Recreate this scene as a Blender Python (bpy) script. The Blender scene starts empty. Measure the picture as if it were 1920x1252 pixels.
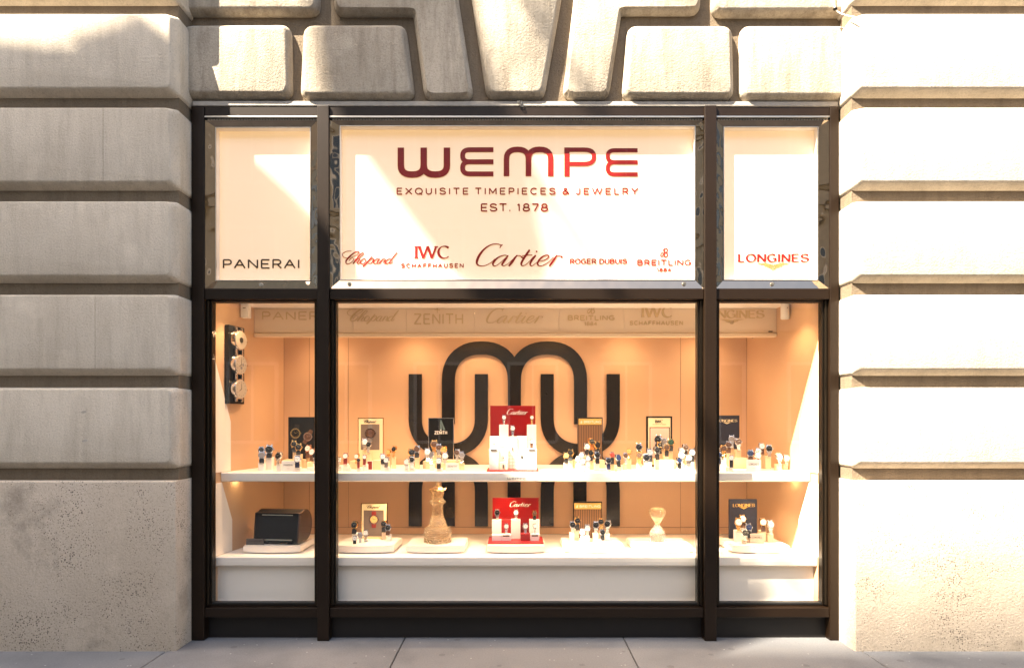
import bpy, bmesh, math, random
from mathutils import Vector, Matrix
random.seed(7)
S = bpy.context.scene
COL = S.collection
rad = math.radians
K = 0.003            # metres per photo pixel at the shopfront plane (y = 0)
DC = 3.6             # camera distance
EYE = 1.23
# ------------------------------------------------------------------ camera
cd = bpy.data.cameras.new('camera'); cam = bpy.data.objects.new('camera', cd); COL.objects.link(cam)
cam.location = (0, -DC, EYE); cam.rotation_euler = (rad(90), 0, 0)
cd.sensor_width = 36; cd.lens = 36 * DC / (1920 * K)
cd.shift_x = -5 / 1920; cd.shift_y = 164 / 1920
cd.clip_start = 0.05; cd.clip_end = 500
S.camera = cam
# ------------------------------------------------------------------ world and sun
AZ, EL = rad(57), rad(52.4)
SUN = Vector((-math.sin(AZ) * math.cos(EL), -math.cos(AZ) * math.cos(EL), math.sin(EL)))
w = bpy.data.worlds.new('World'); S.world = w; w.use_nodes = True
nt = w.node_tree; bg = nt.nodes['Background']
sky = nt.nodes.new('ShaderNodeTexSky'); sky.sky_type = 'NISHITA'; sky.sun_disc = False
sky.sun_elevation = EL; sky.sun_rotation = math.atan2(SUN.x, SUN.y)
sky.dust_density = 2.5
nt.links.new(sky.outputs[0], bg.inputs[0]); bg.inputs[1].default_value = 0.125
ld = bpy.data.lights.new('sun', 'SUN'); ld.energy = 5.0; ld.angle = rad(0.53); ld.color = (1, .96, .90)
sun = bpy.data.objects.new('sun', ld); COL.objects.link(sun); sun.location = (-8, -6, 14)
sun.rotation_euler = SUN.to_track_quat('Z', 'Y').to_euler()
S.view_settings.view_transform = 'Standard'; S.view_settings.look = 'None'
S.view_settings.exposure = 2.7
S.view_settings.use_white_balance = True; S.view_settings.white_balance_temperature = 7700; S.view_settings.gamma = 1.0
S.render.engine = 'CYCLES'

# ------------------------------------------------------------------ mapping and helpers
def P(px, py, y=0.0):
    s = K * (DC + y) / DC
    return Vector(((px - 965) * s, y, EYE - (py - 790) * s))
def X(px, y=0.0): return (px - 965) * K * (DC + y) / DC
def Z(py, y=0.0): return EYE - (py - 790) * K * (DC + y) / DC

def setp(o, label=None, cat=None, group=None, kind=None):
    if label: o['label'] = label
    if cat: o['category'] = cat
    if group: o['group'] = group
    if kind: o['kind'] = kind
    return o
def thing(name, label, cat, loc=(0, 0, 0), group=None, rot=(0, 0, 0)):
    o = bpy.data.objects.new(name, None); COL.objects.link(o)
    o.empty_display_size = .05
    o.location = loc; o.rotation_euler = rot
    return setp(o, label, cat, group)
def obj(name, bm, mats, parent=None, smooth=False, local=False):
    """one bmesh -> one mesh object; vertices are given in world space unless local"""
    me = bpy.data.meshes.new(name)
    bmesh.ops.recalc_face_normals(bm, faces=bm.faces)
    if parent is not None and not local:
        off = Vector(parent.location)
        g = parent.parent
        while g is not None: off += Vector(g.location); g = g.parent
        bmesh.ops.translate(bm, verts=bm.verts, vec=-off)
    bm.to_mesh(me); bm.free()
    if not isinstance(mats, (list, tuple)): mats = [mats]
    for m in mats: me.materials.append(m)
    if smooth:
        for p in me.polygons: p.use_smooth = True
        try: me.set_sharp_from_angle(angle=rad(smooth if smooth is not True else 35))
        except Exception: pass
    o = bpy.data.objects.new(name, me); COL.objects.link(o)
    if parent is not None: o.parent = parent
    return o
NB = bmesh.new
def merge(dst, src, mi=0):
    vm = {}
    for v in src.verts: vm[v] = dst.verts.new(v.co)
    for f in src.faces:
        try:
            nf = dst.faces.new([vm[v] for v in f.verts]); nf.material_index = mi or f.material_index; nf.smooth = f.smooth
        except ValueError: pass
    src.free()
def box(bm, x0, x1, y0, y1, z0, z1, bev=0, seg=2, mi=0):
    t = bmesh.new()
    vs = [t.verts.new((x, y, z)) for x in (min(x0, x1), max(x0, x1)) for y in (min(y0, y1), max(y0, y1)) for z in (min(z0, z1), max(z0, z1))]
    for q in ((0, 1, 3, 2), (4, 6, 7, 5), (0, 4, 5, 1), (2, 3, 7, 6), (0, 2, 6, 4), (1, 5, 7, 3)):
        t.faces.new([vs[i] for i in q])
    if bev: bmesh.ops.bevel(t, geom=list(t.edges), offset=bev, segments=seg, affect='EDGES', profile=.5)
    merge(bm, t, mi)
def pbox(bm, a, b, c, d, y0, y1, bev=0, mi=0):
    """box whose FRONT face fills photo pixels a..b , c..d at depth y0"""
    box(bm, X(a, y0), X(b, y0), y0, y1, Z(d, y0), Z(c, y0), bev, 2, mi)
def prism(bm, pts, y0, y1, bev=0, mi=0):
    t = bmesh.new()
    f = [t.verts.new((x, y0, z)) for x, z in pts]; g = [t.verts.new((x, y1, z)) for x, z in pts]
    t.faces.new(f); t.faces.new(list(reversed(g)))
    n = len(pts)
    for i in range(n): t.faces.new([f[i], g[i], g[(i + 1) % n], f[(i + 1) % n]])
    if bev: bmesh.ops.bevel(t, geom=[e for e in t.edges if all(abs(v.co.y - y0) < 1e-6 for v in e.verts)], offset=bev, segments=2, affect='EDGES')
    merge(bm, t, mi)
def cyl(bm, c, axis, r, h, n=20, r2=None, mi=0, bev=0):
    r2 = r if r2 is None else r2
    t = bmesh.new()
    bmesh.ops.create_cone(t, cap_ends=True, segments=n, radius1=r, radius2=r2, depth=h)
    if bev: bmesh.ops.bevel(t, geom=[e for e in t.edges if abs(e.verts[0].co.z - e.verts[1].co.z) < 1e-6], offset=bev, segments=2, affect='EDGES')
    q = Vector((0, 0, 1)).rotation_difference(Vector(axis).normalized()).to_matrix().to_4x4()
    bmesh.ops.transform(t, matrix=Matrix.Translation(c) @ q, verts=t.verts)
    merge(bm, t, mi)
def lathe(bm, prof, c=(0, 0, 0), n=24, jit=0, mi=0):
    rings = []
    for r, z in prof:
        rings.append([bm.verts.new((c[0] + (r + random.uniform(-jit, jit)) * math.cos(2 * math.pi * (i + .5 * (len(rings) % 2 if jit else 0)) / n),
                                    c[1] + (r + random.uniform(-jit, jit)) * math.sin(2 * math.pi * (i + .5 * (len(rings) % 2 if jit else 0)) / n),
                                    c[2] + z + random.uniform(-jit, jit) * .5)) for i in range(n)])
    for a, b in zip(rings, rings[1:]):
        for i in range(n):
            j = (i + 1) % n
            if jit:
                bm.faces.new([a[i], a[j], b[i]]); bm.faces.new([a[j], b[j], b[i]])
            else:
                bm.faces.new([a[i], a[j], b[j], b[i]]).material_index = mi
    bm.faces.new(rings[0]); bm.faces.new(list(reversed(rings[-1])))
def arc(cx, cy, rx, ry, a0, a1, n=12):
    return [(cx + rx * math.cos(rad(a0 + (a1 - a0) * i / n)), cy + ry * math.sin(rad(a0 + (a1 - a0) * i / n))) for i in range(n + 1)]
def catmull(pts, n=5):
    out = []
    q = [pts[0]] + list(pts) + [pts[-1]]
    for i in range(1, len(q) - 2):
        a, b, c, d = q[i - 1], q[i], q[i + 1], q[i + 2]
        for k in range(n):
            t = k / n
            out.append(tuple(.5 * (2 * b[j] + (c[j] - a[j]) * t + (2 * a[j] - 5 * b[j] + 4 * c[j] - d[j]) * t * t + (3 * b[j] - a[j] - 3 * c[j] + d[j]) * t ** 3) for j in range(len(b))))
    out.append(tuple(pts[-1]))
    return out
def ribbon(bm, pts, y0, t, mi=0):
    """pts: (x, z, width) centre line -> solid ribbon facing -y"""
    pts = [p for i, p in enumerate(pts) if i == 0 or (abs(p[0] - pts[i - 1][0]) + abs(p[1] - pts[i - 1][1])) > 1e-6]
    n = len(pts)
    if n < 2: return
    closed = abs(pts[0][0] - pts[-1][0]) + abs(pts[0][1] - pts[-1][1]) < 1e-5 and n > 4
    L, R = [], []
    for i in range(n):
        a = pts[i - 1] if i > 0 else (pts[-2] if closed else None)
        b = pts[i + 1] if i < n - 1 else (pts[1] if closed else None)
        p = Vector(pts[i][:2])
        d1 = (p - Vector(a[:2])).normalized() if a else None
        d2 = (Vector(b[:2]) - p).normalized() if b else None
        if d1 is None: d1 = d2
        if d2 is None: d2 = d1
        d = (d1 + d2)
        d = d.normalized() if d.length > 1e-4 else d1
        m = min(1.8, 1 / max(.4, abs(d.dot(d1))))
        nn = Vector((-d.y, d.x)) * pts[i][2] * .5 * m
        L.append(p + nn); R.append(p - nn)
    vf = [[bm.verts.new((v.x, y, v.y)) for v in side] for y in (y0, y0 + t) for side in (L, R)]
    lf, rf, lb, rb = vf
    def F(*v): bm.faces.new(v).material_index = mi
    for i in range(n - 1):
        F(lf[i], lf[i + 1], rf[i + 1], rf[i]); F(lb[i], rb[i], rb[i + 1], lb[i + 1])
        F(lf[i], lb[i], lb[i + 1], lf[i + 1]); F(rf[i], rf[i + 1], rb[i + 1], rb[i])
    if not closed:
        F(lf[0], rf[0], rb[0], lb[0]); F(lf[-1], lb[-1], rb[-1], rf[-1])
def disc(bm, x, z, r, y0, t, n=14, mi=0):
    prism(bm, [(x + r * math.cos(2 * math.pi * i / n), z + r * math.sin(2 * math.pi * i / n)) for i in range(n)], y0, y0 + t, mi=mi)

# ------------------------------------------------------------------ stroke fonts
Ssp = catmull([(.84, .8), (.68, .96), (.42, 1.0), (.16, .93), (.08, .74), (.2, .58), (.48, .52), (.76, .43), (.88, .25), (.74, .06), (.45, 0), (.16, .06), (.03, .22)], 3)
G = {
 'A': (1.0, [[(0, 0), (.5, 1)], [(.5, 1), (1, 0)], [(.19, .36), (.81, .36)]]),
 'B': (.85, [[(.06, 0), (.06, 1)], [(.06, 1), (.5, 1)] + arc(.52, .77, .25, .23, 90, -90) + [(.06, .54)], [(.06, .54), (.52, .54)] + arc(.55, .27, .28, .27, 90, -90) + [(.06, 0)]]),
 'C': (.95, [arc(.5, .5, .5, .5, 45, 315, 20)]),
 'D': (.9, [[(.05, 0), (.05, 1)], [(.05, 1), (.4, 1)] + arc(.42, .5, .47, .5, 90, -90, 16) + [(.05, 0)]]),
 'E': (.8, [[(.05, 0), (.05, 1)], [(.05, 1), (.8, 1)], [(.05, .5), (.7, .5)], [(.05, 0), (.8, 0)]]),
 'F': (.75, [[(.05, 0), (.05, 1)], [(.05, 1), (.75, 1)], [(.05, .5), (.65, .5)]]),
 'G': (1.0, [arc(.5, .5, .5, .5, 45, 322, 20), [(.93, .08), (.93, .46)], [(.58, .46), (1.0, .46)]]),
 'H': (.9, [[(.05, 0), (.05, 1)], [(.85, 0), (.85, 1)], [(.05, .5), (.85, .5)]]),
 'I': (.12, [[(.06, 0), (.06, 1)]]),
 'J': (.6, [[(.54, 1), (.54, .28)] + arc(.27, .28, .27, .28, 0, -160)]),
 'L': (.7, [[(.05, 0), (.05, 1)], [(.05, 0), (.7, 0)]]),
 'M': (1.1, [[(.05, 0), (.05, 1)], [(.05, 1), (.55, .2)], [(.55, .2), (1.05, 1)], [(1.05, 1), (1.05, 0)]]),
 'N': (.95, [[(.05, 0), (.05, 1)], [(.05, 1), (.9, 0)], [(.9, 0), (.9, 1)]]),
 'O': (1.05, [arc(.52, .5, .52, .5, 0, 360, 26)]),
 'P': (.8, [[(.05, 0), (.05, 1)], [(.05, 1), (.48, 1)] + arc(.5, .72, .28, .28, 90, -90) + [(.05, .44)]]),
 'Q': (1.05, [arc(.52, .5, .52, .5, 0, 360, 26), [(.62, .22), (1.0, -.1)]]),
 'R': (.85, [[(.05, 0), (.05, 1)], [(.05, 1), (.48, 1)] + arc(.5, .73, .28, .27, 90, -90) + [(.05, .46)], [(.45, .46), (.84, 0)]]),
 'S': (.9, [Ssp]),
 'T': (.9, [[(.45, 0), (.45, 1)], [(0, 1), (.9, 1)]]),
 'U': (.9, [[(.05, 1), (.05, .38)] + arc(.45, .38, .4, .38, 180, 360, 14) + [(.85, 1)]]),
 'V': (.95, [[(0, 1), (.47, 0)], [(.47, 0), (.95, 1)]]),
 'W': (1.45, [[(0, 1), (.36, 0)], [(.36, 0), (.72, 1)], [(.72, 1), (1.08, 0)], [(1.08, 0), (1.45, 1)]]),
 'X': (.95, [[(0, 0), (.95, 1)], [(0, 1), (.95, 0)]]),
 'Y': (.95, [[(0, 1), (.47, .45)], [(.95, 1), (.47, .45)], [(.47, .45), (.47, 0)]]),
 'Z': (.85, [[(0, 1), (.83, 1)], [(.83, 1), (.02, 0)], [(0, 0), (.85, 0)]]),
 '&': (1.0, [catmull([(1.0, 0), (.6, .42), (.28, .76), (.35, .97), (.55, .98), (.66, .82), (.5, .62), (.12, .38), (.08, .14), (.3, 0), (.62, .08), (.92, .42)], 4)]),
 '.': (.15, [[(.02, .06), (.15, .06)]]),
 '1': (.4, [[(.25, 0), (.25, 1)], [(.25, 1), (.05, .82)]]),
 '4': (.85, [[(.62, 0), (.62, 1)], [(.62, 1), (.0, .3)], [(0, .3), (.85, .3)]]),
 '7': (.8, [[(0, 1), (.78, 1)], [(.78, 1), (.3, 0)]]),
 '8': (.85, [arc(.42, .75, .32, .25, 0, 360, 18), arc(.42, .26, .4, .26, 0, 360, 18)]),
}
def text(bm, s, x0, x1, ztop, zbot, y, wt, gap=.28, serif=False, thin=.35, t=.003, mi=0):
    """stroke lettering filling the box x0..x1, zbot..ztop (world) at depth y; wt = stroke width (world)"""
    adv = 0; lay = []
    for ch in s:
        if ch == ' ': adv += .55; continue
        g = G[ch]; lay.append((adv, g)); adv += g[0] + gap
    adv -= gap
    sx = (x1 - x0) / adv; sz = (ztop - zbot); k = 0
    for a, g in lay:
        ends = [p for st in g[1] if len(st) == 2 for p in st]
        for st in g[1]:
            k += 1
            pts = []
            n = len(st)
            for i, (u, v) in enumerate(st):
                if serif:
                    p, q = st[max(0, i - 1)], st[min(n - 1, i + 1)]
                    th = math.atan2((q[1] - p[1]) * sz, (q[0] - p[0]) * sx)
                    ww = wt * (thin + (1 - thin) * abs(math.sin(th - rad(18))) ** 1.5)
                else: ww = wt
                pts.append((x0 + (a + u) * sx, zbot + v * sz, ww))
            yy = y - .00012 * (k % 4)
            ribbon(bm, pts, yy, t, mi)
            if serif and n == 2 and abs(st[0][0] - st[1][0]) < .6:
                for (u, v) in st:
                    if v in (0, 1) and ends.count((u, v)) < 2 or g in (G['L'], G['E'], G['F']) and v in (0, 1) and u < .1:
                        cx = x0 + (a + u) * sx; zz = zbot + v * sz + (wt * .18 if v == 0 else -wt * .18)
                        ribbon(bm, [(cx - .16 * sz, zz, wt * .36), (cx + .16 * sz, zz, wt * .36)], yy - .00006, t, mi)
    return bm
CARTIER = [[(272,78,4),(258,88,9),(248,107,5)],
 [(264,84,6),(225,73,6),(175,80,8),(120,115,13),(80,165,19),(60,210,20),(62,240,13),(90,252,7),(130,248,5),(175,225,4),(205,195,3)],
 [(312,170,6),(285,165,6),(240,180,10),(205,210,16),(190,238,15),(205,253,7),(235,240,5),(280,200,4),(316,168,4)],
 [(318,165,6),(302,188,15),(275,225,17),(266,243,13),(280,252,6),(310,238,4),(340,212,4),(368,186,4)],
 [(392,163,6),(370,190,17),(345,225,19),(322,254,14)], [(345,215,4),(380,180,4),(402,168,5),(424,176,8),(432,184,12),(446,182,5),(462,165,4)],
 [(494,121,14),(470,155,17),(440,200,17),(424,235,15),(435,251,7),(465,240,5),(500,205,4),(522,178,4)], [(430,170,4),(470,165,6),(516,164,5)],
 [(544,165,13),(520,195,17),(500,228,15),(500,248,9),(520,249,5),(550,225,4),(578,205,4)], [(545,138,12),(556,132,12)],
 [(575,215,4),(610,207,6),(645,187,8),(650,168,7),(625,165,8),(590,185,13),(565,215,15),(560,240,13),(580,253,7),(620,240,5),(660,210,4),(690,180,4)],
 [(718,163,7),(705,185,15),(680,222,17),(656,254,14)], [(680,215,4),(705,185,4),(728,169,5),(748,172,6)], [(750,178,15),(764,176,15)]]
CHOPARD = [[(212,225,5),(150,230,5),(100,255,6),(88,285,7),(110,313,6),(160,323,5),(220,308,4),(270,285,4),(310,255,5),(320,237,6),(302,228,7),(260,245,11),(200,290,15),(150,345,17),(135,383,13),(155,405,9),(195,395,7),(232,365,6),(247,337,5),(228,322,4),(197,335,5),(176,365,5)],
 [(245,395,5),(310,330,5),(365,280,5),(383,256,6),(365,247,6),(335,272,9),(290,325,13),(235,402,13)],
 [(260,375,5),(300,340,5),(324,331,7),(325,347,9),(300,375,11),(291,396,9),(310,401,5),(345,378,4)],
 [(400,330,6),(370,335,8),(340,370,11),(345,399,9),(375,400,6),(405,370,6),(412,342,6),(398,328,6)],
 [(500,298,7),(465,340,13),(420,395,15),(372,442,14)], [(430,385,5),(475,345,5),(512,326,6),(520,345,10),(495,383,10),(465,400,6),(443,390,5)],
 [(592,330,6),(560,335,7),(525,365,10),(520,393,10),(545,400,6),(585,365,5),(604,333,5)], [(607,330,6),(580,365,11),(565,393,10),(585,400,5),(618,375,4)],
 [(652,328,7),(630,360,13),(604,400,12)], [(625,370,4),(655,338,5),(679,333,6),(683,347,7),(664,375,9),(660,394,8),(680,400,5),(703,380,4)],
 [(762,334,6),(730,335,7),(690,365,10),(685,393,10),(710,400,6),(750,365,5),(777,333,5)], [(847,243,8),(800,300,11),(755,365,11),(740,393,9),(760,396,5),(785,370,4)]]
SCRIPTS = {'Cartier': (CARTIER, 45, 770, 70, 255), 'Chopard': (CHOPARD, 85, 850, 222, 440)}
def script(bm, name, x0, x1, ztop, zbot, y, t=.003, bold=1.0, mi=0):
    st, a, b, c, d = SCRIPTS[name]
    sx = (x1 - x0) / (b - a); sz = (ztop - zbot) / (d - c)
    for k, s in enumerate(st):
        pts = catmull([(x0 + (u - a) * sx, ztop - (v - c) * sz, w * (sx + sz) * .5 * bold) for u, v, w in s], 4)
        ribbon(bm, [(p[0], p[1], max(p[2], .0002)) for p in pts], y - .00012 * (k % 4), t, mi)
def sup(cx, cy, rx, ry, a0, a1, n=12, e=2.5):
    out = []
    for i in range(n + 1):
        a = rad(a0 + (a1 - a0) * i / n); c, s_ = math.cos(a), math.sin(a)
        out.append((cx + rx * math.copysign(abs(c) ** (2 / e), c), cy + ry * math.copysign(abs(s_) ** (2 / e), s_)))
    return out
def wempe(bm, mp, y, t, th=1.0):
    """the rounded logo: coordinates of the traced crop (x right, y down), mp maps them to world x, z"""
    def R(pts, wd, k):
        q = [mp(*p) for p in pts]
        s_ = abs(mp(1, 0)[0] - mp(0, 0)[0])
        ribbon(bm, [(a, b, wd * s_ * th) for a, b in q], y - k * .00015, t)
    R([(121, 65), (121, 190)] + sup(203, 190, 82, 69, 180, 0)[1:-1] + [(286, 190), (286, 65)], 44, 0)
    R([(286, 190)] + sup(370, 190, 83, 69, 180, 0)[1:-1] + [(453, 190), (453, 65)], 44, 1)
    def E(xl, xr, ys, wd, k):
        a, b, c = ys
        for q, (u, v) in enumerate(((a, b), (b, c))):
            m = (u + v) / 2; h = (v - u) / 2
            R([(xr, u)] + [(xl + 53 - 53 * math.cos(0), u)][:0] + [(xl + 53 + (p[0]), m + p[1]) for p in sup(0, 0, 53, h, -90, -270)] + [(xr, v)], wd, k + q)
    E(566, 788, (80, 167, 254), 33, 0)
    R([(882, 270), (882, 150)] + sup(961, 150, 79, -72, 180, 0)[1:-1] + [(1040, 150), (1040, 270)], 38, 0)
    R([(1040, 150)] + sup(1120, 150, 80, -72, 180, 0)[1:-1] + [(1200, 150), (1200, 270)], 38, 1)
    R([(1317, 65), (1317, 272)], 36, 0)
    R([(1300, 80), (1440, 80)] + sup(1440, 131, 72, 51, -90, 90) + [(1317, 182)], 30, 1)
    E(1611, 1826, (84, 170, 257), 28, 0)

# ------------------------------------------------------------------ materials
def new(name):
    m = bpy.data.materials.new(name); m.use_nodes = True
    return m, m.node_tree, m.node_tree.nodes['Principled BSDF']
def plain(name, col, rough=.5, metal=0, spec=.5, emit=None, es=0, coat=0, var=.06, bump=0, bs=60):
    m, t, b = new(name)
    b.inputs['Base Color'].default_value = (*col, 1); b.inputs['Roughness'].default_value = rough
    b.inputs['Metallic'].default_value = metal; b.inputs['Specular IOR Level'].default_value = spec
    b.inputs['Coat Weight'].default_value = coat
    if emit: b.inputs['Emission Color'].default_value = (*emit, 1); b.inputs['Emission Strength'].default_value = es
    n = t.nodes.new('ShaderNodeTexNoise'); n.inputs['Scale'].default_value = bs; n.inputs['Detail'].default_value = 4
    tc = t.nodes.new('ShaderNodeTexCoord'); t.links.new(tc.outputs['Object'], n.inputs['Vector'])
    if var:
        r = t.nodes.new('ShaderNodeMapRange'); r.inputs[3].default_value = 1 - var; r.inputs[4].default_value = 1 + var
        t.links.new(n.outputs[0], r.inputs[0])
        mx = t.nodes.new('ShaderNodeVectorMath'); mx.operation = 'SCALE'; mx.inputs[0].default_value = col
        t.links.new(r.outputs[0], mx.inputs['Scale']); t.links.new(mx.outputs[0], b.inputs['Base Color'])
    if bump:
        bp = t.nodes.new('ShaderNodeBump'); bp.inputs['Strength'].default_value = bump; bp.inputs['Distance'].default_value = .01
        t.links.new(n.outputs[0], bp.inputs['Height']); t.links.new(bp.outputs[0], b.inputs['Normal'])
    return m
def stone(name, base, dark, streak=.6, speck=None, sdens=.62, big=1.3):
    m, t, b = new(name); N = t.nodes; L = t.links.new
    tc = N.new('ShaderNodeTexCoord')
    def noise(scale, det, vec=None, rough=.55):
        n = N.new('ShaderNodeTexNoise'); n.inputs['Scale'].default_value = scale; n.inputs['Detail'].default_value = det
        n.inputs['Roughness'].default_value = rough
        L(vec if vec else tc.outputs['Object'], n.inputs['Vector']); return n
    def ramp(src, p0, p1):
        r = N.new('ShaderNodeMapRange'); r.inputs[1].default_value = p0; r.inputs[2].default_value = p1; L(src, r.inputs[0]); return r
    def mix(f, a, bb, fac=1):
        x = N.new('ShaderNodeMix'); x.data_type = 'RGBA'
        mm = N.new('ShaderNodeMath'); mm.operation = 'MULTIPLY'; mm.inputs[1].default_value = fac; L(f, mm.inputs[0]); L(mm.outputs[0], x.inputs[0])
        for i, v in ((6, a), (7, bb)):
            if isinstance(v, tuple): x.inputs[i].default_value = (*v, 1)
            else: L(v, x.inputs[i])
        return x.outputs[2]
    mp = N.new('ShaderNodeMapping'); mp.inputs['Scale'].default_value = (1, 1, .13); L(tc.outputs['Object'], mp.inputs[0])
    c = mix(ramp(noise(big, 5).outputs[0], .35, .7).outputs[0], base, dark, .55)
    c = mix(ramp(noise(16, 6, mp.outputs[0], .7).outputs[0], .45, .72).outputs[0], c, dark, streak)
    c = mix(ramp(noise(130, 3).outputs[0], .5, .85).outputs[0], c, tuple(x * .55 for x in dark), .55)
    c = mix(ramp(noise(4, 4).outputs[0], .58, .8).outputs[0], c, tuple(min(1, x * 1.25) for x in base), .5)
    if speck:
        v = N.new('ShaderNodeTexVoronoi'); v.inputs['Scale'].default_value = 105; dv = N.new('ShaderNodeVectorMath'); dv.operation = 'MULTIPLY_ADD'; dv.inputs[1].default_value = (.012, .012, .012); L(noise(55, 3).outputs[1], dv.inputs[0]); L(tc.outputs['Object'], dv.inputs[2]); L(dv.outputs[0], v.inputs['Vector'])
        v.inputs['Randomness'].default_value = 1
        dens = ramp(noise(3.6, 7, None, .72).outputs[0], .34, .66)
        th = N.new('ShaderNodeMath'); th.operation = 'MULTIPLY'; th.inputs[1].default_value = .44; L(dens.outputs[0], th.inputs[0])
        lt = N.new('ShaderNodeMath'); lt.operation = 'LESS_THAN'; L(v.outputs['Distance'], lt.inputs[0]); L(th.outputs[0], lt.inputs[1])
        rnd = N.new('ShaderNodeMath'); rnd.operation = 'GREATER_THAN'; rnd.inputs[1].default_value = .38
        sep = N.new('ShaderNodeSeparateColor'); L(v.outputs['Color'], sep.inputs[0]); L(sep.outputs[0], rnd.inputs[0])
        mu = N.new('ShaderNodeMath'); mu.operation = 'MULTIPLY'; L(lt.outputs[0], mu.inputs[0]); L(rnd.outputs[0], mu.inputs[1])
        c = mix(mu.outputs[0], c, speck, .85)
        st = ramp(noise(2.1, 6, None, .7).outputs[0], .56, .76)
        c = mix(st.outputs[0], c, tuple(x * .42 for x in dark), .75)
    L(c, b.inputs['Base Color']); b.inputs['Roughness'].default_value = .85; b.inputs['Specular IOR Level'].default_value = .25
    bp = N.new('ShaderNodeBump'); bp.inputs['Strength'].default_value = .7; bp.inputs['Distance'].default_value = .007
    ad = N.new('ShaderNodeMath'); ad.operation = 'ADD'
    L(noise(90, 6, None, .7).outputs[0], ad.inputs[0]); L(noise(9, 4).outputs[0], ad.inputs[1]); L(ad.outputs[0], bp.inputs['Height'])
    L(bp.outputs[0], b.inputs['Normal'])
    return m
M = {}
M['limestone'] = stone('limestone', (.63, .55, .445), (.38, .32, .245), .6)
M['voussoir'] = stone('weathered_limestone', (.50, .43, .34), (.21, .17, .125), .8)
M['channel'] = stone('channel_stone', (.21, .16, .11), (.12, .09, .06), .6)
M['granite'] = stone('speckled_granite', (.58, .485, .385), (.44, .355, .265), .25, speck=(.07, .055, .045))
M['sealant'] = plain('sealant', (.38, .34, .29), .8, var=.25, bs=30, bump=.4)
M['bronze'] = plain('bronze_anodised', (.013, .0065, .003), .42, .1, .25, var=.12, bs=9, coat=.1)
M['bronze_dark'] = plain('bronze_dark', (.006, .004, .003), .6, .1, var=.2, bs=25)
M['bead'] = plain('glazing_bead', (.030, .022, .015), .28, .8)
M['gasket'] = plain('gasket', (.008, .008, .008), .6)
M['silver'] = plain('brushed_silver', (.62, .58, .52), .28, 1, var=.05)
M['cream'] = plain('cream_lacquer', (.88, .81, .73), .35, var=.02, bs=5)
M['case_wall'] = plain('case_wall', (.62, .385, .235), .55, var=.04, bs=4)
M['case_side'] = plain('case_side', (.64, .40, .24), .55, var=.04, bs=4)
M['fascia'] = plain('fascia_panel', (.84, .66, .48), .5, var=.02, bs=4)
M['seam'] = plain('seam', (.12, .07, .04), .8)
M['emblem'] = plain('emblem_gloss', (.014, .010, .006), .2, 0, .4, var=.3, bs=6)
M['emblem_edge'] = plain('emblem_edge', (.30, .17, .09), .4)
M['fascia_gold'] = plain('fascia_gold', (.66, .48, .27), .4, .3, var=.1)
M['red_letter'] = plain('red_letter', (.27, .010, .008), .4, 0, .3, var=.05)
M['dark_letter'] = plain('dark_letter', (.03, .012, .009), .4)
M['gold_letter'] = plain('gold_letter', (.48, .22, .07), .35)
M['letter_rim'] = plain('letter_rim', (.75, .45, .22), .4)
M['black'] = plain('black_satin', (.004, .004, .004), .4, 0, .3)
M['ink'] = plain('ink', (.02, .018, .016), .6)
M['navy'] = plain('navy_board', (.010, .013, .03), .5, var=.5, bs=40)
M['white'] = plain('white_card', (.82, .80, .76), .5, var=.02)
M['poster_cream'] = plain('poster_cream', (.80, .66, .42), .5, var=.02)
M['poster_gold'] = plain('poster_gold', (.70, .42, .12), .35, .3, var=.1)
M['poster_pink'] = plain('poster_pink', (.72, .50, .42), .5, var=.1, bs=8)
M['poster_grey'] = plain('poster_grey', (.16, .12, .10), .4, var=.5, bs=9)
M['red_board'] = plain('red_board', (.24, .004, .004), .3, 0, .4, var=.1, bs=6)
M['red_block'] = plain('red_block', (.34, .012, .012), .4)
M['beige'] = plain('beige_block', (.70, .55, .42), .5)
M['tan'] = plain('tan_block', (.78, .60, .38), .5, var=.05)
M['grey_plate'] = plain('grey_plate', (.13, .11, .10), .35, .5)
M['steel'] = plain('steel', (.70, .68, .66), .16, 1, var=0)
M['gold'] = plain('gold', (.85, .52, .20), .18, 1, var=0)
M['rose'] = plain('rose_gold', (.82, .50, .36), .18, 1, var=0)
for nm, c in dict(d_black=(.008, .007, .007), d_white=(.85, .84, .82), d_blue=(.02, .04, .12), d_brown=(.10, .05, .03), d_gold=(.65, .42, .16), d_green=(.02, .07, .04), d_red=(.45, .06, .04), d_grey=(.22, .21, .22)).items():
    M[nm] = plain(nm, c, .45, 0, .15, var=0)
for nm, c in dict(s_black=(.012, .011, .011), s_brown=(.12, .05, .025), s_red=(.25, .02, .015), s_navy=(.015, .02, .06), s_grey=(.16, .14, .13), s_white=(.75, .74, .72), s_orange=(.5, .17, .04)).items():
    M[nm] = plain(nm, c, .55, var=.15, bs=200)
M['lens'] = plain('lamp_lens', (.9, .85, .75), .2, emit=(1, .78, .5), es=2.0)
M['lamp_glow'] = plain('ceiling_lamp_glow', (.9, .85, .75), .2, emit=(1, .72, .42), es=6)
M['concrete'] = None
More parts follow.
